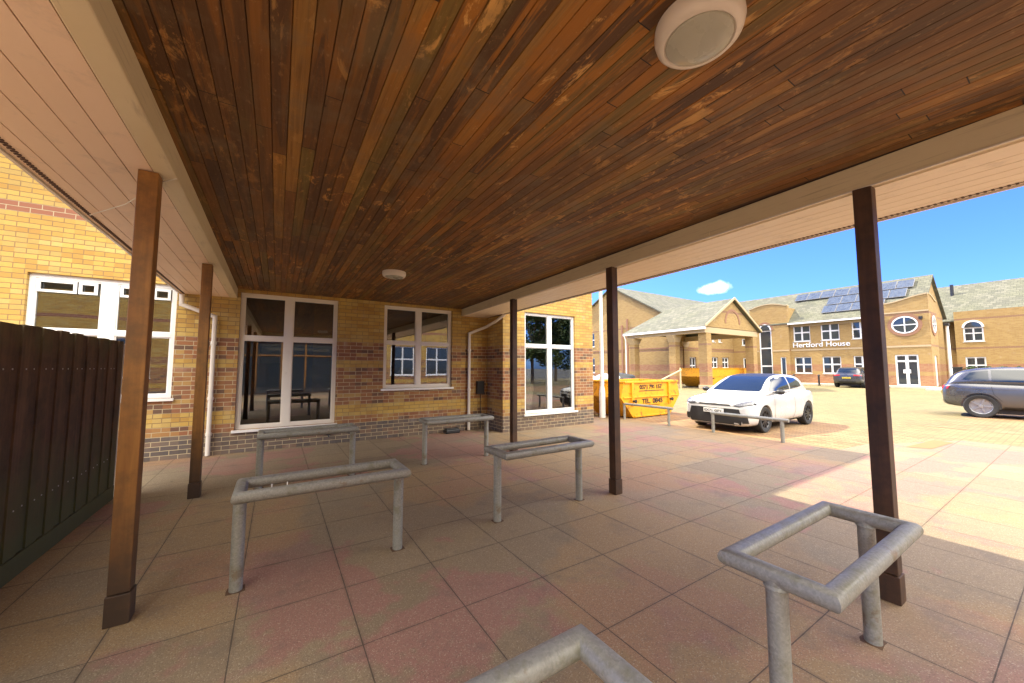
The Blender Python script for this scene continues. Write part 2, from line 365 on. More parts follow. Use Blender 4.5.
def fence_mat():
    m, k = wood_mat('dark_fence_timber', (.085, .045, .026), (.13, .072, .042), (.045, .032, .022), 1.0)
    p = k.pos(); z = k.sep(p)[2]
    old = k.b.inputs['Base Color'].links[0].from_socket
    zz = k.math('ADD', z, k.math('MULTIPLY', k.math('SUBTRACT', k.noise(p, 4, 5), .5), .9))
    c = k.mix(k.rng(zz, .25, 1.0, .85, 0), old, (.085, .10, .035))
    c = k.mix(k.rng(zz, 1.6, 1.9, 0, .5), c, (.12, .11, .045))
    k.col(c); k.rough(.8); return m
M['fence'] = fence_mat()
M['dark'] = plain('black_plastic', (.02, .02, .022), .45)
M['rubber'] = plain('tyre_rubber', (.022, .022, .022), .8)
M['rim'] = plain('dark_alloy', (.06, .06, .065), .35, .7)
M['rim_silver'] = plain('silver_alloy', (.35, .35, .36), .35, .7)
M['lamp_body'] = plain('lamp_white_plastic', (.72, .64, .54), .35, 0, .05, 4)
M['lamp_lens'] = plain('lamp_opal_lens', (.42, .41, .33), .25, 0, .12, 5)
M['white_car'] = plain('white_car_paint', (.56, .56, .55), .25, 0, .02, 2, 1.0)
M['grey_car'] = plain('dark_grey_car_paint', (.075, .08, .09), .3, .5, .03, 2, 1.0)
M['silver_car'] = plain('silver_car_paint', (.10, .10, .105), .3, .6, .03, 2, 1.0)
M['light_lens'] = plain('headlight_lens', (.16, .16, .165), .3, .2, .5, 30, .3)
M['red_lens'] = plain('red_lamp_lens', (.35, .02, .015), .2)
M['plate_white'] = plain('number_plate_white', (.75, .75, .72), .4); M['plate_yellow'] = plain('number_plate_yellow', (.72, .56, .05), .4)
M['solar'] = plain('solar_cells', (.075, .095, .13), .3, .1, .3, 3)
M['panel_frame'] = plain('panel_frame_grey', (.22, .22, .23), .5, .3); M['alu'] = plain('aluminium_edge', (.5, .5, .5), .4, .5)
M['room'] = plain('dim_room_walls', (.20, .14, .09), .9); M['room_floor'] = plain('room_floor', (.10, .07, .05), .8)
M['curtain'] = plain('ochre_curtain', (.40, .22, .06), .9); M['paper'] = plain('pale_blind', (.6, .6, .56), .8)
M['cill'] = plain('window_sill_white', (.78, .75, .70), .45)
M['bag'] = plain('white_rubble_bag', (.72, .72, .72), .7, 0, .15, 5, 0, .3); M['tarp'] = plain('dark_tarpaulin', (.04, .045, .05), .5)
M['timber_pale'] = plain('pale_timber', (.55, .42, .24), .7)
M['kerb'] = plain('concrete_kerb', (.50, .46, .38), .85, 0, .15, 4, 0, .3)
M['tarmac'] = plain('ground_asphalt', (.07, .07, .065), .9, 0, .2, 1)
M['stone'] = plain('buff_cast_stone', (.46, .35, .20), .8)
M['leaf'] = plain('green_leaves', (.09, .13, .04), .6, 0, .5, 1.5); M['leaf2'] = plain('dark_green_leaves', (.055, .095, .03), .6, 0, .5, 1.5)
M['bark'] = plain('tree_bark', (.12, .09, .06), .9, 0, .3, 8)
M['patch'] = plain('red_block_patch', (.34, .13, .05), .85, 0, .3, 12)
M['dirt'] = plain('sunken_mortar', (.10, .055, .03), .95, 0, .4, 30)

# ------------------------------------------------------------------ mesh helpers
class MB:
    def __init__(s): s.bm = bmesh.new()
    def quad(s, *pts):
        return s.bm.faces.new([s.bm.verts.new(p) for p in pts])
    def box(s, x0, x1, y0, y1, z0, z1, mat=None):
        vs = [s.bm.verts.new(p) for p in ((x0,y0,z0),(x1,y0,z0),(x1,y1,z0),(x0,y1,z0),(x0,y0,z1),(x1,y0,z1),(x1,y1,z1),(x0,y1,z1))]
        if mat is not None:
            for v in vs: v.co = mat @ v.co
        for f in ((3,2,1,0),(4,5,6,7),(0,1,5,4),(1,2,6,5),(2,3,7,6),(3,0,4,7)): s.bm.faces.new([vs[i] for i in f])
    def prism(s, poly, d):
        """poly: list of 3d points (planar), extruded by vector d."""
        d = Vector(d); a = [s.bm.verts.new(p) for p in poly]; b = [s.bm.verts.new(Vector(p) + d) for p in poly]
        n = len(poly); s.bm.faces.new(a[::-1]); s.bm.faces.new(b)
        for i in range(n): s.bm.faces.new((a[i], a[(i+1) % n], b[(i+1) % n], b[i]))
    def rod(s, p0, p1, r, n=16, r1=None, cap=True):
        p0, p1 = Vector(p0), Vector(p1); r1 = r if r1 is None else r1
        ax = (p1 - p0).normalized(); q = ax.to_track_quat('Z', 'Y')
        A, B = [], []
        for i in range(n):
            t = 2 * math.pi * i / n; o = q @ Vector((math.cos(t), math.sin(t), 0))
            A.append(s.bm.verts.new(p0 + o * r)); B.append(s.bm.verts.new(p1 + o * r1))
        for i in range(n): s.bm.faces.new((A[i], A[(i+1) % n], B[(i+1) % n], B[i]))
        if cap: s.bm.faces.new(A[::-1]); s.bm.faces.new(B)
    def path(s, pts, r, n=12, closed=False):
        """tube mitred along a polyline."""
        pts = [Vector(p) for p in pts]; N = len(pts); rings = []; side = None; dp = None
        for i, p in enumerate(pts):
            a = pts[i-1] if (i > 0 or closed) else None; b = pts[(i+1) % N] if (i < N-1 or closed) else None
            d0 = (p - a).normalized() if a is not None else (b - p).normalized()
            d1 = (b - p).normalized() if b is not None else d0
            t = (d0 + d1).normalized()
            if side is None:
                up = Vector((0, 0, 1)) if abs(d0.z) < .9 else Vector((0, 1, 0)); side = d0.cross(up).normalized()
            else: side = dp.rotation_difference(d0) @ side
            dp = d0; u2 = side.cross(d0).normalized(); ring = []
            for k in range(n):
                an = 2 * math.pi * k / n; o = side * math.cos(an) * r + u2 * math.sin(an) * r
                ring.append(s.bm.verts.new(p + o - d0 * (o.dot(t) / d0.dot(t))))
            rings.append((ring, side, u2))
        for i in range(N if closed else N - 1):
            A = rings[i][0]; B = rings[(i+1) % N][0]
            for k in range(n): s.bm.faces.new((A[k], A[(k+1) % n], B[(k+1) % n], B[k]))
        if not closed: s.bm.faces.new(rings[0][0][::-1]); s.bm.faces.new(rings[-1][0])
    def lathe(s, prof, n=32, mat=None):
        """prof: (r,z) list about the Z axis."""
        rings = []
        for r, z in prof:
            if r < 1e-6: rings.append([s.bm.verts.new((0, 0, z))])
            else: rings.append([s.bm.verts.new((r * math.cos(2*math.pi*i/n), r * math.sin(2*math.pi*i/n), z)) for i in range(n)])
        if mat is not None:
            for rg in rings:
                for v in rg: v.co = mat @ v.co
        for A, B in zip(rings, rings[1:]):
            for i in range(n):
                j = (i + 1) % n
                if len(A) == 1 and len(B) == 1: continue
                if len(A) == 1: s.bm.faces.new((A[0], B[i], B[j]))
                elif len(B) == 1: s.bm.faces.new((A[i], A[j], B[0]))
                else: s.bm.faces.new((A[i], A[j], B[j], B[i]))
    def build(s, name, mat, parent=None, smooth=False, bevel=0, local=False, kind=None):
        bmesh.ops.recalc_face_normals(s.bm, faces=s.bm.faces)
        if parent is not None and not local:
            off = parent_world(parent)
            bmesh.ops.translate(s.bm, verts=s.bm.verts, vec=-off)
        me = bpy.data.meshes.new(name); s.bm.to_mesh(me); s.bm.free()
        if smooth:
            for p in me.polygons: p.use_smooth = True
            me.set_sharp_from_angle(angle=R(40))
        me.materials.append(mat)
        o = bpy.data.objects.new(name, me); COL.objects.link(o); o.parent = parent
        if bevel:
            b = o.modifiers.new('bevel', 'BEVEL'); b.width = bevel; b.segments = 2; b.limit_method = 'ANGLE'
        if kind: o['kind'] = kind
        return o
def parent_world(o):
    v = Vector((0, 0, 0))
    while o is not None: v += o.location; o = o.parent
    return v
def tag(o, label, cat, group=None):
    o['label'] = label; o['category'] = cat
    if group: o['group'] = group
    return o
def thing(name, label, cat, loc=(0, 0, 0), rz=0, group=None):
    o = bpy.data.objects.new(name, None); COL.objects.link(o); o.location = loc; o.rotation_euler = (0, 0, rz)
    o.empty_display_size = .2
    return tag(o, label, cat, group)
def copy_tree(o, parent=None):
    c = o.copy(); COL.objects.link(c); c.parent = parent
    for ch in [x for x in bpy.data.objects if x.parent == o and x is not c]: copy_tree(ch, c)
    return c
def text_mesh(txt, size, depth, bold=0.0):
    cu = bpy.data.curves.new('lettering', 'FONT'); cu.body = txt; cu.size = size; cu.extrude = depth; cu.offset = bold
    o = bpy.data.objects.new('tmp', cu); COL.objects.link(o)
    dg = bpy.context.evaluated_depsgraph_get(); me = bpy.data.meshes.new_from_object(o.evaluated_get(dg))
    bpy.data.objects.remove(o); return me
def place_text(name, txt, size, depth, mat, parent, org, ux, uz, bold=0.0, width=None):
    """lay text with its reading direction ux and its up uz; centre bottom at org (world)."""
    me = text_mesh(txt, size, depth, bold); ux = Vector(ux); uz = Vector(uz); n = ux.cross(uz)
    xs = [v.co.x for v in me.vertices]; w = max(xs) - min(xs); cx = (max(xs) + min(xs)) / 2; k = (width / w) if width else 1
    off = Vector(org) - (parent_world(parent) if parent else Vector((0, 0, 0)))
    for v in me.vertices:
        v.co = off + ux * (v.co.x - cx) * k + uz * v.co.y + n * v.co.z
    me.materials.clear(); me.materials.append(mat)
    o = bpy.data.objects.new(name, me); COL.objects.link(o); o.parent = parent; return o

# wall sheet with openings: axis 'Y' -> wall lies in plane Y=c and u runs along X ; axis 'X' -> plane X=c, u along Y
def P3(axis, c, u, z): return (u, c, z) if axis == 'Y' else (c, u, z)
def wall(mb, axis, c, u0, u1, z0, z1, holes=(), thick=.25, inward=1):
    us = sorted({u0, u1, *[h[0] for h in holes], *[h[1] for h in holes]}); zs = sorted({z0, z1, *[h[2] for h in holes], *[h[3] for h in holes]})
    us = [u for u in us if u0 <= u <= u1]; zs = [z for z in zs if z0 <= z <= z1]
    ci = c + inward * thick
    for a, b in zip(us, us[1:]):
        for d, e in zip(zs, zs[1:]):
            um, zm = (a + b) / 2, (d + e) / 2
            if any(h[0] < um < h[1] and h[2] < zm < h[3] for h in holes): continue
            for cc in (c, ci): mb.quad(P3(axis, cc, a, d), P3(axis, cc, b, d), P3(axis, cc, b, e), P3(axis, cc, a, e))
    for h in list(holes):
        for (a, d), (b, e) in (((h[0], h[2]), (h[1], h[2])), ((h[1], h[2]), (h[1], h[3])), ((h[1], h[3]), (h[0], h[3])), ((h[0], h[3]), (h[0], h[2]))):
            mb.quad(P3(axis, c, a, d), P3(axis, c, b, e), P3(axis, ci, b, e), P3(axis, ci, a, d))
def bx(mb, axis, c0, c1, u0, u1, z0, z1):
    if axis == 'Y': mb.box(u0, u1, min(c0, c1), max(c0, c1), z0, z1)
    else: mb.box(min(c0, c1), max(c0, c1), u0, u1, z0, z1)
def window(parent, axis, c, inward, u0, u1, z0, z1, us=(), zs=(), fw=.055, mw=.06, recess=.06, glass='glass', sill=True, frame='upvc', name='window', vents=()):
    """frame set back by recess; us/zs: mullion/transom centre lines (value or (value,width))."""
    g = .002
    a = c + inward * recess; b = a + inward * .06
    mb = MB()
    bx(mb, axis, a, b, u0 + g, u0 + fw, z0 + g, z1 - g); bx(mb, axis, a, b, u1 - fw, u1 - g, z0 + g, z1 - g)
    bx(mb, axis, a, b, u0 + fw, u1 - fw, z1 - fw, z1 - g); bx(mb, axis, a, b, u0 + fw, u1 - fw, z0 + g, z0 + fw)
    UL = [u if isinstance(u, tuple) else (u, mw) for u in us]; ZL = [z if isinstance(z, tuple) else (z, mw) for z in zs]
    for u, w in UL: bx(mb, axis, a - inward * .004, b, u - w/2, u + w/2, z0 + fw, z1 - fw)
    ub = [u0 + fw] + [x for u, w in sorted(UL) for x in (u - w/2, u + w/2)] + [u1 - fw]
    zb = [z0 + fw] + [x for z, w in sorted(ZL) for x in (z - w/2, z + w/2)] + [z1 - fw]
    for z, w in ZL:
        for p, q in zip(ub[::2], ub[1::2]): bx(mb, axis, a - inward * .002, b, p, q, z - w/2, z + w/2)
    # opening sash lips round each light
    for p, q in zip(ub[::2], ub[1::2]):
        for d, e in zip(zb[::2], zb[1::2]):
            s_ = .018; aa = a + inward * .012; bb = b - inward * .004
            bx(mb, axis, aa, bb, p, p + s_, d, e); bx(mb, axis, aa, bb, q - s_, q, d, e)
            bx(mb, axis, aa, bb, p + s_, q - s_, d, d + s_); bx(mb, axis, aa, bb, p + s_, q - s_, e - s_, e)
    for (p, q, d, e) in vents:
        s_ = .035; aa = a - inward * .018; bb = a + inward * .01
        bx(mb, axis, aa, bb, p, p + s_, d, e); bx(mb, axis, aa, bb, q - s_, q, d, e)
        bx(mb, axis, aa, bb, p + s_, q - s_, d, d + s_); bx(mb, axis, aa, bb, p + s_, q - s_, e - s_, e)
    fr = mb.build(name, M[frame], parent)
    mb = MB(); m_ = a + inward * .034
    for p, q in zip(ub[::2], ub[1::2]):
        for d, e in zip(zb[::2], zb[1::2]): bx(mb, axis, m_, m_ + inward * .012, p + .01, q - .01, d + .01, e - .01)
    mb.build('pane', M[glass], fr)
    if sill:
        mb = MB(); bx(mb, axis, c - inward * .045, a, u0 - .04, u1 + .04, z0 - .045, z0 - .002); mb.build('sill', M['cill'], fr, bevel=.004)
    return fr

# ------------------------------------------------------------------ ground
def sheet(name, poly, z, mat):
    mb = MB(); mb.bm.faces.new([mb.bm.verts.new((x, y, z)) for x, y in poly]); return mb.build(name, mat, kind='structure')
sheet('ground', [(-400, -400), (600, -400), (600, 600), (-400, 600)], -.012, M['tarmac'])
sheet('car_park_surface', [(8.72, -25), (60, -25), (60, 60), (7.6, 60), (7.6, 8.0), (8.72, 8.0)], -.004, M['buff'])
sheet('parking_bay_paving', [(8.725, 1.5), (12.4, 1.5), (13.2, 8.6), (8.725, 8.6)], 0.0, M['orange_block'])
sheet('far_bay_paving', [(13.6, -9), (24, -9), (24, 1.6), (14.2, 2.6)], 0.0, M['orange_block'])
sheet('paving', [(-8, -7.8), (8.72, -7.8), (12.0, -7.8), (12.0, 1.55), (9.9, 2.5), (8.72, 2.62), (8.72, 8.3), (-8, 8.3)], .004, M['paving'])
sheet('path_patch', [(10.25, 1.72), (11.45, 1.62), (11.5, 1.9), (10.1, 2.02)], .008, M['patch'])
mb = MB(); mb.box(39.5, 40.99, 6.3, 19.0, -.01, .12); mb.box(36.5, 50, 1, 6.2, -.01, .10); mb.build('pavement', M['kerb'], kind='structure')

# ------------------------------------------------------------------ near school building
WY = 8.19; TOP = 6.2
sb = thing('school_building', 'near school building of banded yellow and red brick, joined to the timber canopy', 'building', (2, WY, 0))
Lw = (-3.1, -1.46, 1.0, 2.885); W1 = (-.60, 1.01, .40, 2.865); W2 = (1.92, 3.50, 1.05, 2.865); W3 = (5.07, 6.70, .38, 2.87)
mb = MB()
wall(mb, 'Y', WY, -9, 4.45, 0, TOP, [Lw, W1, W2], .28)
wall(mb, 'X', 4.45, 7.42, WY, 0, TOP, [], .28)
wall(mb, 'Y', 7.42, 4.45, 7.34, 0, TOP, [W3], .28)
wall(mb, 'X', 7.34, 7.42, 17, 0, TOP, [], .28, -1)
wall(mb, 'Y', 17, -9, 7.34, 0, TOP, [], .28, -1)
wall(mb, 'X', -9, WY, 17, 0, TOP, [], .28, 1)
mb.build('wall', M['brick'], sb)
mb = MB()      # hipped roof with eaves overhang
ex0, ex1, ey0, ey1, rz = -9.35, 7.69, 7.07, 17.35, 9.6
rA, rB = (-4.2, 12.2, rz), (2.55, 12.2, rz); z = TOP - .03
c_ = [(ex0, ey0, z), (ex1, ey0, z), (ex1, ey1, z), (ex0, ey1, z)]
mb.quad(c_[0], c_[1], rB, rA); mb.quad(c_[2], c_[3], rA, rB)
mb.bm.faces.new([mb.bm.verts.new(p) for p in (c_[1], c_[2], rB)]); mb.bm.faces.new([mb.bm.verts.new(p) for p in (c_[3], c_[0], rA)])
mb.box(ex0, ex1, ey0, ey1, z - .2, z - .002)
mb.build('roof', M['roof2'], sb)
DM = .13
window(sb, 'Y', WY, 1, *W1, us=[(.165, DM)], zs=[(2.04, .07)], fw=.06)
window(sb, 'Y', WY, 1, *W2, us=[(2.70, .11)], zs=[(2.05, .06)], fw=.06)
window(sb, 'Y', 7.42, 1, *W3, us=[(5.885, .11)], zs=[(2.04, .07)], fw=.055, frame='white')
window(sb, 'Y', WY, 1, *Lw, us=[(-2.27, .17)], zs=[(2.04, .07)], fw=.06, frame='white', vents=[(-3.02, -2.62, 2.62, 2.80), (-2.60, -2.40, 2.62, 2.80), (-2.15, -1.90, 2.62, 2.80), (-1.76, -1.55, 2.62, 2.80)])
# dim interior behind the near windows
mb = MB(); mb.box(-8.6, 7.0, 8.50, 12.5, .10, 3.1)
mb.bm.faces.ensure_lookup_table()
for f in [f for f in mb.bm.faces if abs(f.calc_center_median().y - 8.5) < .01]: mb.bm.faces.remove(f)
mb.build('room', M['room'], sb)
for x0 in (.62, 3.05):
    mb = MB()
    for i in range(10):
        a = x0 + i * .035; mb.box(a, a + .036, 8.72 + .012 * (i % 2), 8.735 + .012 * (i % 2), .3, 2.85)
    mb.build('curtain', M['curtain'], sb)
mb = MB(); mb.box(-.30, .05, 9.6, 9.62, 1.6, 1.95); mb.build('wall_notice', M['paper'], sb)
# downpipes
def downpipe(pts, r, lab):
    mb = MB(); mb.path(pts, r, 14)
    for zc in (1.9, .95, .35):
        x, y, _ = pts[-1]
        if zc < pts[-2][2]: mb.rod((x, y, zc), (x, y, zc + .05), r + .009, 14)
    o = mb.build('downpipe', M['upvc'], sb, smooth=True); o['label'] = lab
downpipe([(4.52, 7.28, 2.86), (4.43, 7.32, 2.74), (4.36, 7.55, 2.61), (4.31, 7.98, 2.50), (3.92, 8.12, 2.33), (3.92, 8.12, .02)], .034, 'cream plastic downpipe with a swan neck at the inner corner')
downpipe([(-1.38, 8.05, 2.72), (-1.38, 8.08, 2.55), (-.94, 8.12, 2.38), (-.94, 8.12, .02)], .034, 'cream plastic downpipe beside the tall left window')
mb = MB(); mb.box(4.14, 4.33, 8.10, WY - .002, .86, 1.17); mb.rod((4.24, 8.14, .05), (4.24, 8.14, .86), .008, 8); mb.build('meter_box', M['dark'], sb, bevel=.01)
mb = MB(); mb.lathe([(0, 0), (.045, 0), (.05, .02), (.045, .05), (.02, .07), (0, .07)], 20, Matrix.Translation((.90, WY - .001, .22)) @ Matrix.Rotation(R(90), 4, 'X')); mb.rod((.90, 8.15, .22), (.90, 8.12, .15), .012, 10); mb.build('outside_tap', M['dark'], sb, smooth=True)
g = thing('rodent_bait_box', 'small flat black plastic box on the paving at the foot of the brick wall', 'bait box', (3.45, 8.02, .004))
mb = MB(); mb.box(3.27, 3.62, 7.93, 8.12, .004, .09); mb.build('box_body', M['dark'], g, bevel=.02)
mb = MB(); mb.box(3.29, 3.60, 7.95, 8.10, .092, .115); mb.build('lid', M['dark'], g, bevel=.01)

# ------------------------------------------------------------------ canopy
cn = thing('canopy', 'open timber-lined entrance canopy on brown posts with cream edge beams and slatted soffits', 'canopy', (1.4, 3, 0))
Y0, Y1 = -1.1, WY - .003
def xr(y): return 3.345 + .048 * y
def xl(y): return -.575 - .009 * y
ZC, ZB = 2.92, 2.745
# ceiling boards
mb = MB(); x = -10.0 + math.ceil((-.75 + 10) / .08) * .08
while x < 3.8:
    a, b = x + .003, x + .08 - .003
    def clip(xx, y): return min(max(xx, xl(y) - .02), xr(y) + .02)
    if b > -.68:
        pts = []
        p0, p1, p2, p3 = (clip(a, Y0), Y0), (clip(b, Y0), Y0), (clip(b, Y1), Y1), (clip(a, Y1), Y1)
        # boards that meet the skewed right beam start where it crosses
        ya = Y0
        if b > xr(Y0): ya = (b - 3.345) / .048
        if ya < Y1 - .05:
            aa = max(a, xl(Y1)); mb.quad((aa, max(Y0, ya - .12), ZC), (b, max(Y0, ya - .12), ZC), (b, Y1, ZC), (aa, Y1, ZC))
            e = .008
            for xx, d in ((aa, -1), (b, 1)): mb.quad((xx, max(Y0, ya - .12), ZC), (xx, Y1, ZC), (xx + d * .003, Y1, ZC + e), (xx + d * .003, max(Y0, ya - .12), ZC + e))
    x += .08
mb.build('ceiling_boards', M['ceiling'], cn)
mb = MB(); mb.quad((xl(Y0), Y0, ZC + .009), (xr(Y0) + .1, Y0, ZC + .009), (xr(Y1) + .1, Y1, ZC + .009), (xl(Y1), Y1, ZC + .009)); mb.build('backing_board', M['groove'], cn)
# beams
def skew(mb, xa, xb, z0, z1, ya=Y0, yb=Y1):
    a = [(xa(ya), ya, z0), (xb(ya), ya, z0), (xb(yb), yb, z0), (xa(yb), yb, z0)]; b = [(p[0], p[1], z1) for p in a]
    va = [mb.bm.verts.new(p) for p in a]; vb = [mb.bm.verts.new(p) for p in b]
    mb.bm.faces.new(va[::-1]); mb.bm.faces.new(vb)
    for i in range(4): mb.bm.faces.new((va[i], va[(i+1) % 4], vb[(i+1) % 4], vb[i]))
mb = MB(); skew(mb, xr, lambda y: xr(y) + .02, ZB, ZC - .001); o = mb.build('edge_beam', M['beam'], cn, bevel=.006)
mb = MB(); skew(mb, lambda y: xr(y) + .0202, lambda y: xr(y) + .085, ZB + .012, ZB + .03); mb.build('edge_trim', M['beam'], cn)
mb = MB(); skew(mb, lambda y: xl(y) - .11, xl, ZB, ZC - .001); mb.build('edge_beam', M['beam'], cn, bevel=.006)
mb = MB(); mb.box(xl(Y0) - .1, xr(Y0) + .1, Y0 - .12, Y0 - .001, ZB, ZC + .05); mb.build('edge_beam', M['beam'], cn)
# cover strips/cleats on the beam
for yy in (6.5, 4.2, 1.9):
    mb = MB(); mb.box(xr(yy) - .006, xr(yy) + .03, yy, yy + .03, ZB - .008, ZB + .05); mb.build('cleat', M['beam'], cn)
# slatted soffits
def soffit(inner, sgn, n, w, lastvent):
    mb = MB(); bk = MB(); gp = .006
    for i in range(n):
        a0 = i * w + gp / 2; a1 = (i + 1) * w - gp / 2
        f0 = (lambda y, a=a0: inner(y) + sgn * a); f1 = (lambda y, a=a1: inner(y) + sgn * a)
        if sgn < 0: f0, f1 = f1, f0
        skew(mb, f0, f1, ZB + .004, ZB + .014)
    f0 = inner; f1 = (lambda y: inner(y) + sgn * n * w)
    if sgn < 0: f0, f1 = f1, f0
    skew(bk, f0, f1, ZB + .0142, ZB + .03)
    mb.build('soffit', M['soffit'], cn); bk.build('soffit_backing', M['groove'], cn)
    # vent strip: a row of small raised ribs
    vb = MB(); y = Y0 + .05
    while y < Y1 - .05:
        xx = inner(y) + sgn * (n * w - .045); vb.box(xx - .014, xx + .014, y, y + .014, ZB - .002, ZB + .0035); y += .034
    skew(vb, lambda y: inner(y) + sgn * (n * w - .045) - .004, lambda y: inner(y) + sgn * (n * w - .045) + .004, ZB + .001, ZB + .0034); vb.build('soffit_vent', M['groove'], cn)
    # fascia and gutter outside
    fb = MB(); f0 = (lambda y: inner(y) + sgn * (n * w + .0)); f1 = (lambda y: inner(y) + sgn * (n * w + .02))
    if sgn < 0: f0, f1 = f1, f0
    skew(fb, f0, f1, ZB - .008, ZC + .12); fb.build('fascia', M['upvc'], cn)
    gb = MB()
    for a in range(10):
        t0, t1 = math.pi * a / 10, math.pi * (a + 1) / 10
        for k in (0, 1):
            r = .052 - k * .003
            p = [(inner(y) + sgn * (n * w + .076 - math.cos(t) * r), y, ZC + .05 - math.sin(t) * r) for y in (Y0, Y1) for t in (t0, t1)]
            gb.quad(p[0], p[1], p[3], p[2])
    gb.build('gutter', M['upvc'], cn, smooth=True)
def sin_(y): return xr(y) + .086
soffit(lambda y: 3.50 + .030 * y, 1, 6, .123, True)
mb = MB(); skew(mb, lambda y: xr(y) + .0855, lambda y: 3.4995 + .030 * y + (0 if True else 0), ZB + .003, ZB + .016, Y0, 3.6); mb.build('soffit_filler', M['soffit'], cn)
soffit(lambda y: xl(y) - .111, -1, 5, .132, True)
# roof covering
mb = MB()
ra = [(-1.42, Y0), (4.30, Y0), (4.50, Y1), (-1.47, Y1)]
for z0, z1 in ((ZC + .10, ZC + .16),):
    va = [mb.bm.verts.new((x, y, z0)) for x, y in ra]; vb = [mb.bm.verts.new((x, y, z1)) for x, y in ra]
    mb.bm.faces.new(va[::-1]); mb.bm.faces.new(vb)
    for i in range(4): mb.bm.faces.new((va[i], va[(i+1) % 4], vb[(i+1) % 4], vb[i]))
mb.build('roof_covering', M['tarp'], cn)
# posts
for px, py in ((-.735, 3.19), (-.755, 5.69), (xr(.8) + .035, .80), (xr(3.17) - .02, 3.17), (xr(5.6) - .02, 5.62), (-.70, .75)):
    mb = MB(); h = .049; mb.box(px - h, px + h, py - h, py + h, .18, ZB - .002); pm = M['post' if px < 1 else 'post_shaded']; p_ = mb.build('post', pm, cn, bevel=.004)
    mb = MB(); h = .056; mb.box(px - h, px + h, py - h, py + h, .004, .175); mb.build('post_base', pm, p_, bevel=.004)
mb = MB(); pts = [(-1.33, 4.3, ZB - .01), (-1.0, 3.8, ZB - .03), (-.85, 3.5, ZB - .045), (-.70, 3.25, ZB - .02), (-.60, 3.15, ZB - .01)]
mb.path(pts, .004, 6); mb.build('cable', M['upvc'], cn)
mb = MB(); mb.path([(xr(y) - .008, y, ZB - .004) for y in (7.9, 6, 3, 0, -3)], .006, 6); mb.build('cable', M['upvc'], cn)

# ceiling lights
def ceiling_light(x, y, lab):
    t = thing('ceiling_light', lab, 'ceiling light', (x, y, ZC), group='round bulkhead lights on the canopy ceiling')
    mb = MB(); mb.lathe([(0, -.001), (.168, -.001), (.170, -.03), (.162, -.060), (.148, -.074), (.134, -.076), (.128, -.070), (0, -.070)], 48); mb.build('lamp_body', M['lamp_body'], t, smooth=True, local=True)
    mb = MB(); mb.lathe([(.1275, -.071), (.124, -.078), (.100, -.088), (.06, -.093), (0, -.095)], 48); mb.build('diffuser', M['lamp_lens'], t, smooth=True, local=True)
ceiling_light(1.42, .80, 'large-looking round cream bulkhead light overhead on the ceiling, nearest to the viewer')
ceiling_light(1.42, 5.52, 'small-looking round white bulkhead light on the ceiling near the brick wall')

# ------------------------------------------------------------------ perch rails (galvanised cycle racks)
def rack(x, y, lab, proto=None, rz=0):
    G_ = 'galvanised rectangular tube racks on two posts under the canopy'
    if proto is None:
        t = thing('cycle_rack', lab, 'cycle rack', (x, y, .004), 0, G_)
        mb = MB(); hx, hy, zt, r = .54, .178, .655, .0385
        mb.path([(-hx, -hy, zt), (hx, -hy, zt), (hx, hy, zt), (-hx, hy, zt)], r, 20, closed=True); mb.build('top_frame', M['galv'], t, smooth=True, local=True)
        for s_ in (-1, 1):
            mb = MB(); mb.rod((s_ * hx, 0, 0), (s_ * hx, 0, zt - .012), .0385, 20); p_ = mb.build('leg', M['galv'], t, smooth=True, local=True)
            mb = MB(); mb.lathe([(.0385, zt - .045), (.046, zt - .040), (.044, zt - .033), (.0385, zt - .028)], 20, Matrix.Translation((s_ * hx, 0, 0))); mb.build('weld_bead', M['galv'], p_, smooth=True, local=True)
            mb = MB(); mb.bm.faces.new([mb.bm.verts.new((s_ * hx + a_, b_, .0008)) for a_, b_ in ((-.052, -.047), (.02, -.054), (.055, -.04), (.05, .03), (.052, .048), (-.01, .042), (-.048, .046), (-.054, 0))]); mb.build('mortar_infill', M['dirt'], p_, local=True)
        return t
    t = copy_tree(proto); t.location = (x, y, .004); t.rotation_euler = (0, 0, rz); t['label'] = lab
    return t
r1 = rack(.36, 3.20, 'lichen-stained galvanised rack right of the nearest left post')
rack(.40, 5.68, 'galvanised rack in front of the tall dark window with four panes', r1, R(1))
rack(2.53, 5.68, 'farthest galvanised rack, beside the cream downpipe and the black meter box', r1, R(-1))
rack(2.42, 3.24, 'galvanised rack in the right row between the two farther brown posts', r1, R(.5))
rack(2.275, .745, 'bright silver galvanised rack nearest the right-hand dark post, seen from above', r1, R(180))
rack(.285, .72, 'galvanised rack cut off by the bottom edge, only its corner showing', r1, R(180.5))

for xx in (-.36, -.27):
    mb = MB(); mb.rod((xx, -.168, .68), (xx, -.168, .712), .0035, 6); mb.build('bolt', M['white'], r1, local=True)

# low knee rails at the edge of the car park
def knee(ya, yb, lab, proto=None):
    t = thing('knee_rail', lab, 'barrier rail', (8.6, (ya + yb) / 2, .004), 0, 'low galvanised rails along the edge of the car park')
    mb = MB(); mb.rod((8.6, ya - .12, .45), (8.6, yb + .04, .45), .035, 16); mb.build('rail', M['galv'], t, smooth=True)
    for y in (ya, yb):
        mb = MB(); mb.rod((8.6, y, .004), (8.6, y, .43), .035, 16); mb.build('leg', M['galv'], t, smooth=True)
knee(3.45, 4.85, 'low galvanised rail in front of the white hatchback')
knee(6.0, 7.45, 'low galvanised rail in front of the yellow skip')
knee(9.0, 10.3, 'low galvanised rail mostly hidden behind the white lamp column')

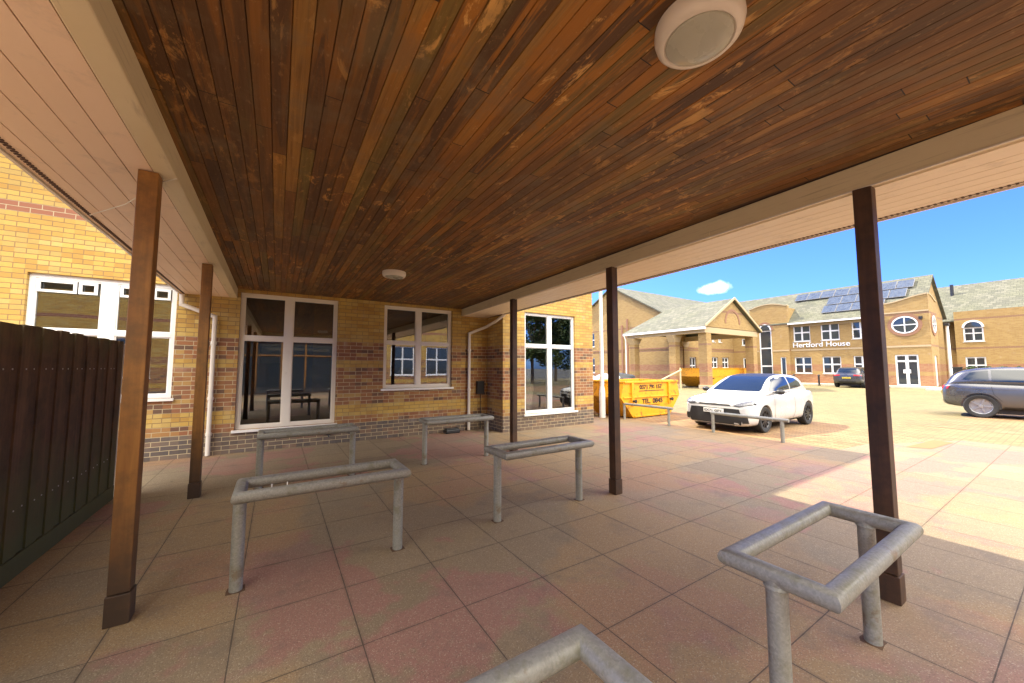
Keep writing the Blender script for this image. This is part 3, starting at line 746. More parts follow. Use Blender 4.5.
# white lamp column near the brick bay
lc = thing('lamp_column', 'tall white tubular lamp column beside the brick bay and the yellow skips', 'lamp post', (8.36, 8.08, .0))
mb = MB(); mb.lathe([(0, 0), (.092, 0), (.092, .72), (.085, .80), (.052, 1.0), (.052, 1.02)], 24, Matrix.Translation((8.36, 8.08, 0))); mb.build('base', M['white'], lc, smooth=True)
mb = MB(); mb.rod((8.36, 8.08, .98), (8.36, 8.08, 5.2), .062, 20, .045); mb.build('shaft', M['white'], lc, smooth=True)
mb = MB(); mb.lathe([(0, 5.2), (.2, 5.2), (.22, 5.32), (.12, 5.42), (0, 5.45)], 24, Matrix.Translation((8.36, 8.08, 0))); mb.build('lantern', M['alu'], lc, smooth=True)

# ------------------------------------------------------------------ fence on the left
fe = thing('fence', 'dark brown close-boarded timber fence panel with mossy feet beside the left posts', 'fence', (-1.55, 4, 0))
mb = MB(); y = 1.92; i = 0
while y < 6.02:
    a = .012 * (i % 2); hz = 1.80 + .012 * random.random()
    mb.box(-1.56 - a, -1.535 - a, y, y + .148, .16, hz); y += .135; i += 1
nf = len(mb.bm.faces)
for i in range(30):
    for zz in (1.49, .49): mb.rod((-1.5345 - .012 * (i % 2), 1.92 + .135 * i + .07, zz), (-1.5315 - .012 * (i % 2), 1.92 + .135 * i + .07, zz), .006, 8)
fb_ = mb.build('boards', M['fence'], fe); fb_.data.materials.append(M['alu'])
for i, f in enumerate(fb_.data.polygons): f.material_index = 1 if i >= nf else 0
mb = MB(); mb.box(-1.61, -1.574, 1.9, 6.1, .45, .53); mb.box(-1.61, -1.574, 1.9, 6.1, 1.45, 1.53); mb.build('rail', M['fence'], fe)
mb = MB(); mb.box(-1.57, -1.53, 1.9, 6.12, .004, .155); mb.build('gravel_board', M['fence'], fe)
mb = MB(); mb.box(-1.60, -1.545, 6.13, 6.19, .004, 1.78); mb.build('metal_post', M['alu'], fe)

# ------------------------------------------------------------------ skips
def skip_profile(k, dz=0):
    return [(-.90 * k, .02), (.85 * k, .02), (1.38 * k, .62 + dz), (1.26 * k, 1.07 + dz), (-1.28 * k, 1.07 + dz), (-1.42 * k, .62 + dz)]
def skip_(x, y, k, h, lab, wd=1.5, text=False, name='skip'):
    t = thing(name, lab, 'skip', (x, y, 0), 0, 'yellow waste skips')
    pr = [(px, pz * h / 1.07) for px, pz in skip_profile(k)]
    mb = MB()
    inner = [(px * .97, max(pz, .05)) for px, pz in pr]
    n = len(pr)
    for yy, s_ in ((0, 1), (wd, -1)):
        mb.bm.faces.new([mb.bm.verts.new((px, yy, pz)) for px, pz in pr])
        mb.bm.faces.new([mb.bm.verts.new((px, yy + s_ * .03, pz)) for px, pz in inner])
    for i in range(n):
        if i == 3: continue
        (a, b), (c, d) = pr[i], pr[(i+1) % n]; mb.quad((a, 0, b), (c, 0, d), (c, wd, d), (a, wd, b))
        (a, b), (c, d) = inner[i], inner[(i+1) % n]; mb.quad((a, .03, b), (c, .03, d), (c, wd - .03, d), (a, wd - .03, b))
    mb.build('hull', M['skip'], t, local=True)
    mb = MB(); tx0, tx1 = pr[4][0], pr[3][0]; zt = pr[3][1]
    mb.box(tx0, tx1, -.045, .035, zt - .03, zt + .035); mb.box(tx0, tx1, wd - .035, wd + .045, zt - .03, zt + .035)
    mb.box(tx0 - .03, tx0 + .04, .036, wd - .036, zt - .03, zt + .03); mb.box(tx1 - .04, tx1 + .03, .036, wd - .036, zt - .03, zt + .03)
    mb.build('rim', M['skip'], t, bevel=.008, local=True)
    mb = MB()
    for xx in (-.95 * k, .80 * k): mb.box(xx - .045, xx + .045, -.055, -.002, .35 * h, zt - .032)
    mb.box(pr[5][0] + .10, pr[2][0] - .10, -.03, -.002, .60 * h / 1.07 + .0, .64 * h / 1.07); mb.box(-.86 * k, .8 * k, -.03, -.002, .03, .08)
    mb.build('stiffener', M['skip'], t, bevel=.006, local=True)
    for xx in (-.95 * k, .80 * k):
        mb = MB(); mb.rod((xx, -.14, .48 * h), (xx, -.05, .48 * h), .035, 14); mb.rod((xx, -.15, .48 * h), (xx, -.135, .48 * h), .055, 14); mb.build('lifting_lug', M['dark'], t, local=True, smooth=True)
    if text:
        for w_, dx, zz, sz_, wd_ in (('0371', -.42, .86, .17, .36), ('796', -.02, .86, .17, .27), ('157', .33, .86, .17, .27), ('TEL.', -.30, .42, .20, .38), ('0845', .24, .42, .20, .48)):
            place_text('lettering', w_, sz_, .004, M['dark'], t, (x + dx, y - .008, zz), (1, 0, 0), (0, 0, 1), .004, wd_)
        mb = MB(); mb.box(-.62, .55, -.008, -.001, .79, .81); mb.box(-.45, .35, -.008, -.001, .355, .37); mb.build('painted_line', M['dark'], t, local=True)
    return t
skip_(9.85, 7.42, 1.0, 1.07, 'yellow skip with dark painted lettering, behind the low rail beside the lamp column', text=True)
skip_(9.9, 9.45, 1.0, .74, 'lower yellow skip heaped with white bags, partly behind the lamp column')
skip_(30.3, 15.6, 2.65, 1.45, 'large orange-yellow skip standing behind the big brick pillar of the porch', wd=2.2)
def lump(name, mat, x, y, z, sx, sy, sz, seed, lab, cat, group):
    bm = bmesh.new(); bmesh.ops.create_icosphere(bm, subdivisions=3, radius=1)
    rnd = random.Random(seed); ph = [rnd.uniform(0, 6) for _ in range(6)]
    for v in bm.verts:
        c = v.co; d = 1 + .13 * math.sin(3 * c.x + ph[0]) * math.cos(4 * c.y + ph[1]) + .09 * math.sin(7 * c.z + ph[2] + 3 * c.x) + .05 * math.sin(11 * c.y + ph[3]) * math.cos(9 * c.x + ph[4])
        v.co = Vector((c.x * sx * d, c.y * sy * d, c.z * sz * d))
    me = bpy.data.meshes.new(name); bm.to_mesh(me); bm.free()
    for p in me.polygons: p.use_smooth = True
    me.materials.append(mat); o = bpy.data.objects.new(name, me); COL.objects.link(o); o.location = (x, y, z); tag(o, lab, cat, group)
bl = ['white rubble bag at the left end of the low skip heap', 'white rubble bag second from the left on the low skip heap', 'white rubble bag in the middle of the low skip heap', 'white rubble bag showing above the lettered skip rim', 'white rubble bag lowest on the heap beside the lamp column']
for i, (x, y, z, s_) in enumerate([(9.35, 10.0, .80, .40), (9.95, 10.2, .95, .42), (10.5, 10.1, 1.0, .42), (10.75, 9.9, 1.02, .36), (9.75, 9.75, .62, .40)]):
    lump('rubble_bag', M['bag'], x, y, z, s_, s_ * .9, s_ * .62, i, bl[i], 'bag', 'white bags heaped in the low skip')
lump('tarpaulin', M['tarp'], 11.3, 9.95, 1.10, .62, .42, .22, 21, 'crumpled dark tarpaulin on the heap behind the lettered yellow skip', 'tarpaulin', None)
hr = thing('timber_handrail', 'pale timber handrail sloping up behind the lettered yellow skip', 'handrail', (22.5, 14.5, 0))
mb = MB(); mb.rod((20.6, 15.2, .55), (23.3, 15.2, 1.35), .05, 8); mb.build('sloping_rail', M['timber_pale'], hr)
mb = MB(); mb.rod((23.2, 15.2, 0), (23.2, 15.2, 1.5), .05, 8); mb.build('upright', M['timber_pale'], hr)
mb = MB(); mb.rod((20.8, 15.2, 0), (20.8, 15.2, .65), .05, 8); mb.build('upright', M['timber_pale'], hr)

# ------------------------------------------------------------------ cars (local x forward, y left)
def project_panel(bvh, poly, axis, off, cuts=4, flip=False):
    """poly in 2-D, projected on the body along an axis. axis: '+x','-x' -> poly=(y,z); '+y','-y' -> poly=(x,z); '+z' -> poly=(x,y)"""
    bm = bmesh.new()
    def far(p):
        a, b = p
        return {'+x': Vector((6, a, b)), '-x': Vector((-6, a, b)), '+y': Vector((a, 6, b)), '-y': Vector((a, -6, b)), '+z': Vector((a, b, 6))}[axis]
    d = {'+x': Vector((-1, 0, 0)), '-x': Vector((1, 0, 0)), '+y': Vector((0, -1, 0)), '-y': Vector((0, 1, 0)), '+z': Vector((0, 0, -1))}[axis]
    bm.faces.new([bm.verts.new(far(p)) for p in poly])
    bmesh.ops.triangulate(bm, faces=bm.faces)
    bmesh.ops.subdivide_edges(bm, edges=bm.edges, cuts=cuts, use_grid_fill=True)
    bad = []
    for v in bm.verts:
        h = bvh.ray_cast(v.co, d)
        if h[0] is None: bad.append(v)
        else:
            n = h[1]; n = -n if n.dot(d) > 0 else n
            v.co = h[0] + n * off
    bmesh.ops.delete(bm, geom=bad, context='VERTS')
    bmesh.ops.recalc_face_normals(bm, faces=bm.faces)
    return bm
def panel(t, bvh, name, polys, axis, mat, off=.006, cuts=4):
    if not isinstance(polys[0][0], tuple): polys = [polys]
    mb = MB()
    for p in polys:
        b2 = project_panel(bvh, p, axis, off, cuts); me = bpy.data.meshes.new('t'); b2.to_mesh(me); b2.free(); mb.bm.from_mesh(me); bpy.data.meshes.remove(me)
    return mb.build(name, mat, t, smooth=True, local=True)
def loft(stations, sub=2):
    bm = bmesh.new(); rings = []
    for x, half in stations:
        full = [(x, y, z) for y, z in half] + [(x, -y, z) for y, z in half[-2:0:-1]]
        rings.append([bm.verts.new(p) for p in full])
    n = len(rings[0])
    for A, B in zip(rings, rings[1:]):
        for i in range(n): bm.faces.new((A[i], A[(i+1) % n], B[(i+1) % n], B[i]))
    bm.faces.new(rings[0][::-1]); bm.faces.new(rings[-1]); bmesh.ops.recalc_face_normals(bm, faces=bm.faces)
    return bm
def eval_mesh(o):
    dg = bpy.context.evaluated_depsgraph_get(); return bpy.data.meshes.new_from_object(o.evaluated_get(dg))
def make_car(name, label, sp, loc, rz, scale, group='cars parked in the car park'):
    t = thing(name, label, 'car', loc, rz, group); k = sp
    st = []
    for x, zb, zs, zt, w in k['body']:
        st.append((x, [(0, zb), (w * .86, zb), (w * .985, zb + .10), (w * 1.0, zb * .4 + zs * .6 - .05), (w * .985, zs - .05), (w * .93, zs), (w * .55, zs * .35 + zt * .65), (0, zt)]))
    bm = loft(st); me = bpy.data.meshes.new('b'); bm.to_mesh(me); bm.free()
    body = bpy.data.objects.new('tmpbody', me); COL.objects.link(body)
    m = body.modifiers.new('s', 'SUBSURF'); m.levels = 2; m.render_levels = 2
    me1 = eval_mesh(body); body.modifiers.clear(); body.data = me1
    cut = bmesh.new()
    for wx in k['wheels']:
        for s_ in (-1, 1):
            bmesh.ops.create_cone(cut, cap_ends=True, segments=36, radius1=k['wr'] + .045, radius2=k['wr'] + .045, depth=.46,
                                  matrix=Matrix.Translation((wx, s_ * (k['w'] - .02), k['wr'] + .01)) @ Matrix.Rotation(R(90), 4, 'X'))
    mc = bpy.data.meshes.new('c'); cut.to_mesh(mc); cut.free(); co = bpy.data.objects.new('tmpcut', mc); COL.objects.link(co)
    bo = body.modifiers.new('b', 'BOOLEAN'); bo.operation = 'DIFFERENCE'; bo.object = co; bo.solver = 'EXACT'
    me2 = eval_mesh(body); bpy.data.objects.remove(body); bpy.data.objects.remove(co)
    me2.name = 'body'
    for p in me2.polygons: p.use_smooth = True
    me2.set_sharp_from_angle(angle=R(38)); me2.materials.clear(); me2.materials.append(k['paint'])
    bo = bpy.data.objects.new('body', me2); COL.objects.link(bo); bo.parent = t
    bvb = BVHTree.FromPolygons([v.co.copy() for v in me1.vertices], [tuple(p.vertices) for p in me1.polygons])
    # greenhouse
    st = []
    for x, z0, zt, wb, wt in k['cabin']:
        st.append((x, [(0, z0), (wb, z0), (wb * .5 + wt * .5 + .012, z0 * .5 + zt * .5), (wt + .01, zt - .045), (wt * .86, zt - .006), (0, zt)]))
    bm = loft(st); me = bpy.data.meshes.new('g'); bm.to_mesh(me); bm.free(); gh = bpy.data.objects.new('cabin', me); COL.objects.link(gh)
    m = gh.modifiers.new('s', 'SUBSURF'); m.levels = 2; me3 = eval_mesh(gh); gh.modifiers.clear(); gh.data = me3; gh.parent = t
    for p in me3.polygons: p.use_smooth = True
    me3.materials.clear(); me3.materials.append(k['paint'])
    bvg = BVHTree.FromPolygons([v.co.copy() for v in me3.vertices], [tuple(p.vertices) for p in me3.polygons])
    G_ = M['car_glass']
    panel(t, bvg, 'windscreen', k['screen'], '+x', G_, .008, 6)
    panel(t, bvg, 'rear_window', k['rear_glass'], '-x', G_, .008, 5)
    for s_ in '+-':
        for w_ in k['side_glass']: panel(t, bvg, 'side_window', w_, s_ + 'y', G_, .007, 5)
    if k.get('roof'): panel(t, bvg, 'roof_panel', k['roof'], '+z', M['dark'], .006, 6)
    # wheels
    for wx in k['wheels']:
        for s_ in (-1, 1):
            r = k['wr']; y = s_ * (k['w'] - .115); T = Matrix.Translation((wx, y, r)) @ Matrix.Rotation(R(90) * -s_, 4, 'X')
            mb = MB(); mb.lathe([(r * .66, -.10), (r * .93, -.105), (r, -.08), (r, .08), (r * .93, .105), (r * .70, .10), (r * .66, .09)], 36, T); wh = mb.build('tyre', M['rubber'], None, smooth=True, local=True)
            wh.name = 'wheel'; wh.parent = t
            mb = MB(); mb.lathe([(r * .68, .095), (r * .64, .085), (r * .60, .03), (0, .02)], 36, T)
            for a in range(k.get('spokes', 10)):
                an = 2 * math.pi * a / k.get('spokes', 10)
                mb.box(.03, r * .65, -.016, .016, .04, .085, T @ Matrix.Rotation(an, 4, 'Z'))
            mb.lathe([(0, .09), (.05, .088), (.06, .06), (.06, .03)], 16, T)
            mb.build('rim', k['rim'], wh, smooth=True, local=True)
    # underbody and liners
    mb = MB(); mb.box(k['wheels'][1] - .2, k['wheels'][0] + .2, -k['w'] + .32, k['w'] - .32, .13, .30); mb.build('underbody', M['dark'], t, local=True)
    for pn, polys, ax, mt, off in k['panels']:
        panel(t, bvb, pn, polys, ax, mt, off, 4)
    # mirrors
    for s_ in (-1, 1):
        bm_ = MB(); x0, y0, z0 = k['mirror']
        bmesh.ops.create_icosphere(bm_.bm, subdivisions=2, radius=1, matrix=Matrix.Translation((x0, s_ * y0, z0)) @ Matrix.Diagonal((.085, .11, .07, 1)))
        bm_.box(x0 - .02, x0 + .02, min(s_ * (y0 - .16), s_ * (y0 - .05)), max(s_ * (y0 - .16), s_ * (y0 - .05)), z0 - .04, z0 - .01)
        bm_.build('wing_mirror', M['dark'], t, smooth=True, local=True)
    for ptxt, org, ux, mat, w in k['plates']:
        o = place_text('number_plate_text', ptxt, .085, .0015, M['dark'], None, org, ux, (0, 0, 1), .001, w); 
        o.parent = None
        n = Vector(ux).cross(Vector((0, 0, 1)))
        mb = MB(); c = Vector(org) + Vector((0, 0, .03)) - n * .012
        mb.box(-.26, .26, -.006, .006, -.056, .056, Matrix.Translation(c) @ Matrix.Rotation(math.atan2(ux[1], ux[0]), 4, 'Z'))
        pl = mb.build('number_plate', mat, t, local=True); o.parent = pl
    t.scale = (scale, scale, scale)
    return t
def line(pts, w=.006):
    out = []
    for (a, b), (c, d) in zip(pts, pts[1:]):
        L = math.hypot(c - a, d - b); nx, nz = -(d - b) / L * w, (c - a) / L * w
        out.append([(a - nx, b - nz), (c - nx, d - nz), (c + nx, d + nz), (a + nx, b + nz)])
    return out
def mir(p): return [(-a, b) for a, b in p]
hatch = dict(w=.90, wr=.32, wheels=(1.23, -1.33), paint=M['white_car'], rim=M['rim'], mirror=(.62, .98, 1.0),
    body=[(1.99, .24, .60, .66, .58), (1.97, .18, .68, .745, .76), (1.88, .15, .76, .845, .86), (1.62, .15, .83, .93, .905), (1.25, .15, .88, .985, .92), (.85, .16, .91, 1.01, .89), (.2, .17, .92, .98, .88), (-.6, .17, .95, .99, .885), (-1.1, .17, .98, 1.0, .915), (-1.5, .19, .98, 1.02, .91), (-1.8, .24, .97, 1.03, .87), (-1.95, .30, .92, .99, .80), (-1.99, .42, .82, .88, .70)],
    cabin=[(1.0, .88, .97, .80, .74), (.92, .88, 1.02, .85, .75), (.30, .88, 1.36, .85, .67), (-.2, .88, 1.45, .845, .665), (-.8, .88, 1.46, .835, .65), (-1.35, .88, 1.42, .81, .62), (-1.68, .88, 1.34, .78, .58), (-1.86, .88, 1.12, .74, .58), (-1.90, .88, 1.0, .70, .54)],
    screen=[(-.86, 1.0), (.86, 1.0), (.73, 1.375), (-.73, 1.375)], rear_glass=[(-.50, 1.08), (.50, 1.08), (.44, 1.33), (-.44, 1.33)],
    side_glass=[[(.80, 1.005), (-.42, 1.035), (-.42, 1.375), (.02, 1.38), (.30, 1.30)], [(-.50, 1.04), (-1.30, 1.10), (-1.28, 1.22), (-1.02, 1.33), (-.50, 1.37)]],
    roof=[(.12, -.52), (.12, .52), (-1.3, .50), (-1.3, -.50)],
    panels=[
        ('lower_grille', [(-.64, .215), (.64, .215), (.69, .36), (.62, .60), (-.62, .60), (-.69, .36)], '+x', M['dark'], .010),
        ('upper_grille', [(-.44, .665), (.44, .665), (.38, .70), (-.38, .70)], '+x', M['dark'], .008),
        ('air_intake', [(.68, .26), (.80, .27), (.79, .42), (.67, .42)], '+x', M['dark'], .010), ('air_intake', mir([(.68, .26), (.80, .27), (.79, .42), (.67, .42)]), '+x', M['dark'], .010),
        ('headlight', [(.46, .69), (.62, .67), (.84, .72), (.82, .80), (.68, .765)], '+x', M['light_lens'], .010),
        ('headlight', mir([(.46, .69), (.62, .67), (.84, .72), (.82, .80), (.68, .765)]), '+x', M['light_lens'], .010),
        ('headlight_surround', [(.42, .67), (.62, .65), (.88, .71), (.86, .76), (.62, .685)], '+x', M['dark'], .007), ('headlight_surround', mir([(.42, .67), (.62, .65), (.88, .71), (.86, .76), (.62, .685)]), '+x', M['dark'], .007),
        ('front_splitter', [(-.80, .165), (.80, .165), (.80, .195), (-.80, .195)], '+x', M['dark'], .012),
        ('side_skirt', [(.86, .165), (-.94, .165), (-.94, .225), (.86, .225)], '-y', M['dark'], .008), ('side_skirt', [(.86, .165), (-.94, .165), (-.94, .225), (.86, .225)], '+y', M['dark'], .008),
        ('badge', [(-.045, .72), (.045, .72), (.045, .765), (-.045, .765)], '+x', M['alu'], .012),
        ('tail_light', [(.60, .82), (.80, .80), (.80, .92), (.60, .92)], '-x', M['red_lens'], .01), ('tail_light', mir([(.60, .82), (.80, .80), (.80, .92), (.60, .92)]), '-x', M['red_lens'], .01),
        ('door_seam', line([(.68, .86), (.72, .45), (.62, .24)]) + line([(-.48, .90), (-.52, .50), (-.42, .24)]) + line([(.62, .24), (-.42, .24)]), '-y', M['dark'], .003),
        ('door_seam', line([(.68, .86), (.72, .45), (.62, .24)]) + line([(-.48, .90), (-.52, .50), (-.42, .24)]), '+y', M['dark'], .003),
        ('door_handle', [(-.22, .80), (-.40, .81), (-.40, .835), (-.22, .825)], '-y', M['dark'], .02),
        ('bonnet_seam', line([(1.75, .62), (1.0, .72)], .005) + line([(1.75, -.62), (1.0, -.72)], .005) + line([(1.75, -.62), (1.80, 0), (1.75, .62)], .005), '+z', M['dark'], .003),
    ],
    plates=[('EX71 GPY', (2.03, -.0, .50), (0, 1, 0), M['plate_white'], .46)])
# white hatch: nose towards -X
make_car('parked_car', 'white three-door hatchback with dark roof and big black grille parked behind the low rail', hatch, (10.72, 4.98, 0), R(180), .92)
suv = dict(w=.94, wr=.37, wheels=(1.42, -1.38), paint=M['grey_car'], rim=M['rim'], mirror=(.75, 1.02, 1.12), spokes=5,
    body=[(2.28, .40, .72, .78, .62), (2.24, .28, .82, .88, .80), (2.0, .24, .93, 1.0, .90), (1.5, .24, 1.0, 1.07, .945), (.9, .25, 1.04, 1.10, .94), (0, .26, 1.05, 1.08, .93), (-.9, .26, 1.08, 1.10, .94), (-1.6, .27, 1.10, 1.12, .945), (-2.0, .33, 1.08, 1.12, .90), (-2.16, .38, 1.02, 1.06, .82), (-2.2, .50, .90, .95, .74)],
    cabin=[(1.12, .98, 1.04, .76, .66), (1.0, .98, 1.14, .84, .68), (.35, .98, 1.52, .86, .66), (-.2, .98, 1.63, .87, .67), (-1.0, .98, 1.64, .87, .66), (-1.6, .98, 1.58, .85, .63), (-1.9, .98, 1.44, .82, .60), (-2.08, .98, 1.14, .76, .60), (-2.1, .98, 1.06, .7, .55)],
    screen=[(-.70, 1.12), (.70, 1.12), (.58, 1.50), (-.58, 1.50)], rear_glass=[(-.60, 1.17), (.60, 1.17), (.50, 1.50), (-.50, 1.50)],
    side_glass=[[(.72, 1.14), (-.30, 1.15), (-.30, 1.53), (.05, 1.53), (.30, 1.46)], [(-.36, 1.15), (-1.12, 1.17), (-1.12, 1.53), (-.36, 1.53)], [(-1.18, 1.175), (-1.72, 1.22), (-1.55, 1.45), (-1.18, 1.52)]],
    panels=[
        ('tail_light', [(.40, .93), (.86, .90), (.86, 1.00), (.42, 1.02)], '-x', M['red_lens'], .012), ('tail_light', mir([(.40, .93), (.86, .90), (.86, 1.00), (.42, 1.02)]), '-x', M['red_lens'], .012),
        ('rear_valance', [(-.80, .36), (.80, .36), (.80, .52), (-.80, .52)], '-x', M['dark'], .01),
        ('grille', [(-.5, .62), (.5, .62), (.5, .80), (-.5, .80)], '+x', M['dark'], .01),
        ('headlight', [(.52, .74), (.82, .76), (.80, .86), (.54, .84)], '+x', M['light_lens'], .01), ('headlight', mir([(.52, .74), (.82, .76), (.80, .86), (.54, .84)]), '+x', M['light_lens'], .01),
        ('sill_trim', [(.95, .27), (-.92, .27), (-.92, .37), (.95, .37)], '-y', M['dark'], .008), ('sill_trim', [(.95, .27), (-.92, .27), (-.92, .37), (.95, .37)], '+y', M['dark'], .008),
        ('door_seam', line([(.80, 1.02), (.80, .38)]) + line([(-.33, 1.04), (-.33, .38)]) + line([(-1.15, 1.06), (-1.10, .75), (-.95, .55)]), '-y', M['dark'], .003),
        ('door_seam', line([(.80, 1.02), (.80, .38)]) + line([(-.33, 1.04), (-.33, .38)]) + line([(-1.15, 1.06), (-1.10, .75), (-.95, .55)]), '+y', M['dark'], .003),
    ],
    plates=[('GN18 KXA', (-2.225, 0, .74), (0, -1, 0), M['plate_yellow'], .46)])
make_car('parked_car', 'dark grey SUV with yellow rear plate parked against the lettered brick building', suv, (38.2, 10.1, 0), 0, .96)
suv2 = dict(suv); suv2['paint'] = M['silver_car']; suv2['rim'] = M['rim_silver']
make_car('parked_car', 'silver-grey SUV at the right edge of the car park, seen from its side', suv2, (18.9, .75, 0), R(-84), .93)

# ------------------------------------------------------------------ Hertford House
HX = 41.0
hh = thing('office_building', 'two-storey yellow brick office with white wall lettering, solar panels and a round window', 'building', (HX, 12, 0))
hw = []
for a, b in ((13.84, 15.16), (11.76, 13.07), (9.85, 10.95)):
    hw += [(a, b, 3.92, 5.46), (a, b, .98, 2.49)]
door1 = (15.45 - .0, 15.95, .12, 2.5)
mb = MB(); wall(mb, 'X', HX, 8.8, 15.4, 0, 5.85, hw, .3); wall(mb, 'X', HX, 18.75, 21.0, 0, 5.85, [(19.1, 19.7, .12, 2.5), (19.3, 19.75, 3.8, 4.5)], .3)
wall(mb, 'Y', 6.85, 43.0, 48, 0, 5.85, [], .3)
wall(mb, 'X', 48, 6.85, 21.0, 0, 5.85, [], .3, -1)
g_ = [(41.0, 6.85, 5.85), (48, 6.85, 5.85), (44.5, 6.85, 8.85)]; mb.prism(g_, (0, .3, 0))
mb.build('wall', M['brick_far'], hh)
for a, b, c, d in hw: window(hh, 'X', HX, 1, a, b, c, d, us=[(a + b) / 2], zs=[(c + d) / 2 + .05], fw=.07, mw=.09, glass='glass_dark', frame='white', recess=.11)
window(hh, 'X', HX, 1, 19.1, 19.7, .12, 2.5, fw=.07, glass='glass_dark', frame='white', sill=False, name='door')
window(hh, 'X', HX, 1, 19.3, 19.75, 3.8, 4.5, fw=.07, glass='glass_dark', frame='white')
mb = MB(); zE, zR = 5.80, 8.93
def slope(mb, x0, z0, x1, z1, ya, yb, th=.1):
    mb.prism([(x0, ya, z0), (x1, ya, z1), (x1, ya, z1 + th), (x0, ya, z0 + th)], (0, yb - ya, 0))
slope(mb, 40.65, 5.62, 44.5, zR, 6.65, 24.5); slope(mb, 48.4, 5.62, 44.502, zR, 6.65, 24.5)
mb.build('roof', M['roof'], hh)
mb = MB(); mb.box(40.45, 40.64, 8.85, 15.38, 5.52, 5.66); mb.build('gutter', M['white'], hh)
mb = MB(); mb.box(HX - .03, HX - .001, 8.85, 15.38, 3.06, 3.20); mb.box(HX - .03, HX - .001, 8.85, 15.38, 5.30, 5.5); mb.build('string_course', M['stone'], hh)
# solar panels
def on_slope(y, u): # u = metres up the slope from the eaves
    L = math.hypot(3.5, 3.13); return Vector((41 + u * 3.5 / L, y, 5.92 + u * 3.13 / L))
nrm = Vector((-3.13, 0, 3.5)).normalized(); upv = Vector((3.5, 0, 3.13)).normalized()
def spanel(y, u, w=1.0, h=1.6):
    mb = MB(); c = on_slope(y, u) + nrm * .16
    T = Matrix(((0, upv.x, nrm.x, c.x), (1, 0, 0, c.y), (0, upv.z, nrm.z, c.z), (0, 0, 0, 1)))
    T = Matrix(((0, upv.x, nrm.x, c.x), (1, upv.y, nrm.y, c.y), (0, upv.z, nrm.z, c.z), (0, 0, 0, 1)))
    nx, ny = 4, 6
    for i in range(nx):
        for j in range(ny):
            mb.box(.03 + i * (w - .06) / nx + .006, .03 + (i+1) * (w - .06) / nx - .006, .03 + j * (h - .06) / ny + .006, .03 + (j+1) * (h - .06) / ny - .006, .02, .03, T)
    p_ = mb.build('solar_cell_grid', M['solar'], hh)
    mb = MB(); mb.box(.0, w - .02, 0, h - .02, -.02, .019, T); mb.build('solar_panel', M['panel_frame'], hh); return p_
for i in range(8): spanel(7.55 + i * 1.02, 3.0 - (.0), 1.0, 1.1)
for i in range(5): spanel(7.85 + i * 1.02, 1.75, 1.0, 1.15)
for i in range(4): spanel(8.0 + i * 1.02 + 1.0, .55, 1.0, 1.1)
# lettering
place_text('lettering', 'Hertford House', .62, .03, M['white'], hh, (HX - .06, 13.13, 3.38), (0, -1, 0), (0, 0, 1), .006, 4.1)
# corner tower with curved parapet and oval window
def curved_top(mb, axis, c, u0, u1, zb, zs, zc, inward=1, thick=.3, sweep=False):
    """parapet rising in a swept curve to the middle"""
    n = 20; pts = []
    for i in range(n + 1):
        t = i / n; u = u0 + (u1 - u0) * t; e = abs(t - .5) * 2
        z = (zs if e > .86 else zs + (zc - zs) * math.cos(e / .86 * math.pi / 2) ** .8) if not sweep else zc - (zc - zs) * (3 * t * t - 2 * t ** 3)
        pts.append((u, z))
    poly = [P3(axis, c, u0, zb)] + [P3(axis, c, u, z) for u, z in pts] + [P3(axis, c, u1, zb)]
    d = (0, inward * thick, 0) if axis == 'Y' else (inward * thick, 0, 0)
    mb.prism(poly, d)
    cp = MB()
    for (a, b), (c2, d2) in zip(pts, pts[1:]):
        A, B = P3(axis, c - inward * .05, a, b + .001), P3(axis, c - inward * .05, c2, d2 + .001)
        cp.prism([A, B, (B[0], B[1], B[2] + .09), (A[0], A[1], A[2] + .09)], (0, inward * (thick + .1), 0) if axis == 'Y' else (inward * (thick + .1), 0, 0))
    return cp
TX = 40.6
dd = (7.12, 8.38, .12, 2.50)
mb = MB(); wall(mb, 'X', TX, 6.42, 8.8, 0, 6.2, [dd], .3); wall(mb, 'Y', 6.42, TX, 43.0, 0, 6.2, [(41.3, 42.2, .12, 2.4)], .3); wall(mb, 'X', 43.0, 6.42, 7.1, 0, 6.2, [], .2, -1); wall(mb, 'Y', 8.8, TX, 41.3, 0, 6.2, [], .2, -1)
cp = curved_top(mb, 'X', TX, 6.42, 8.8, 6.2, 6.5, 6.98, sweep=True); cp2 = curved_top(mb, 'Y', 6.42, TX + .3, 43.0, 6.2, 6.6, 6.98, sweep=True)
mb.build('tower_wall', M['brick_far'], hh); cp.build('coping', M['stone'], hh); cp2.build('coping', M['stone'], hh)
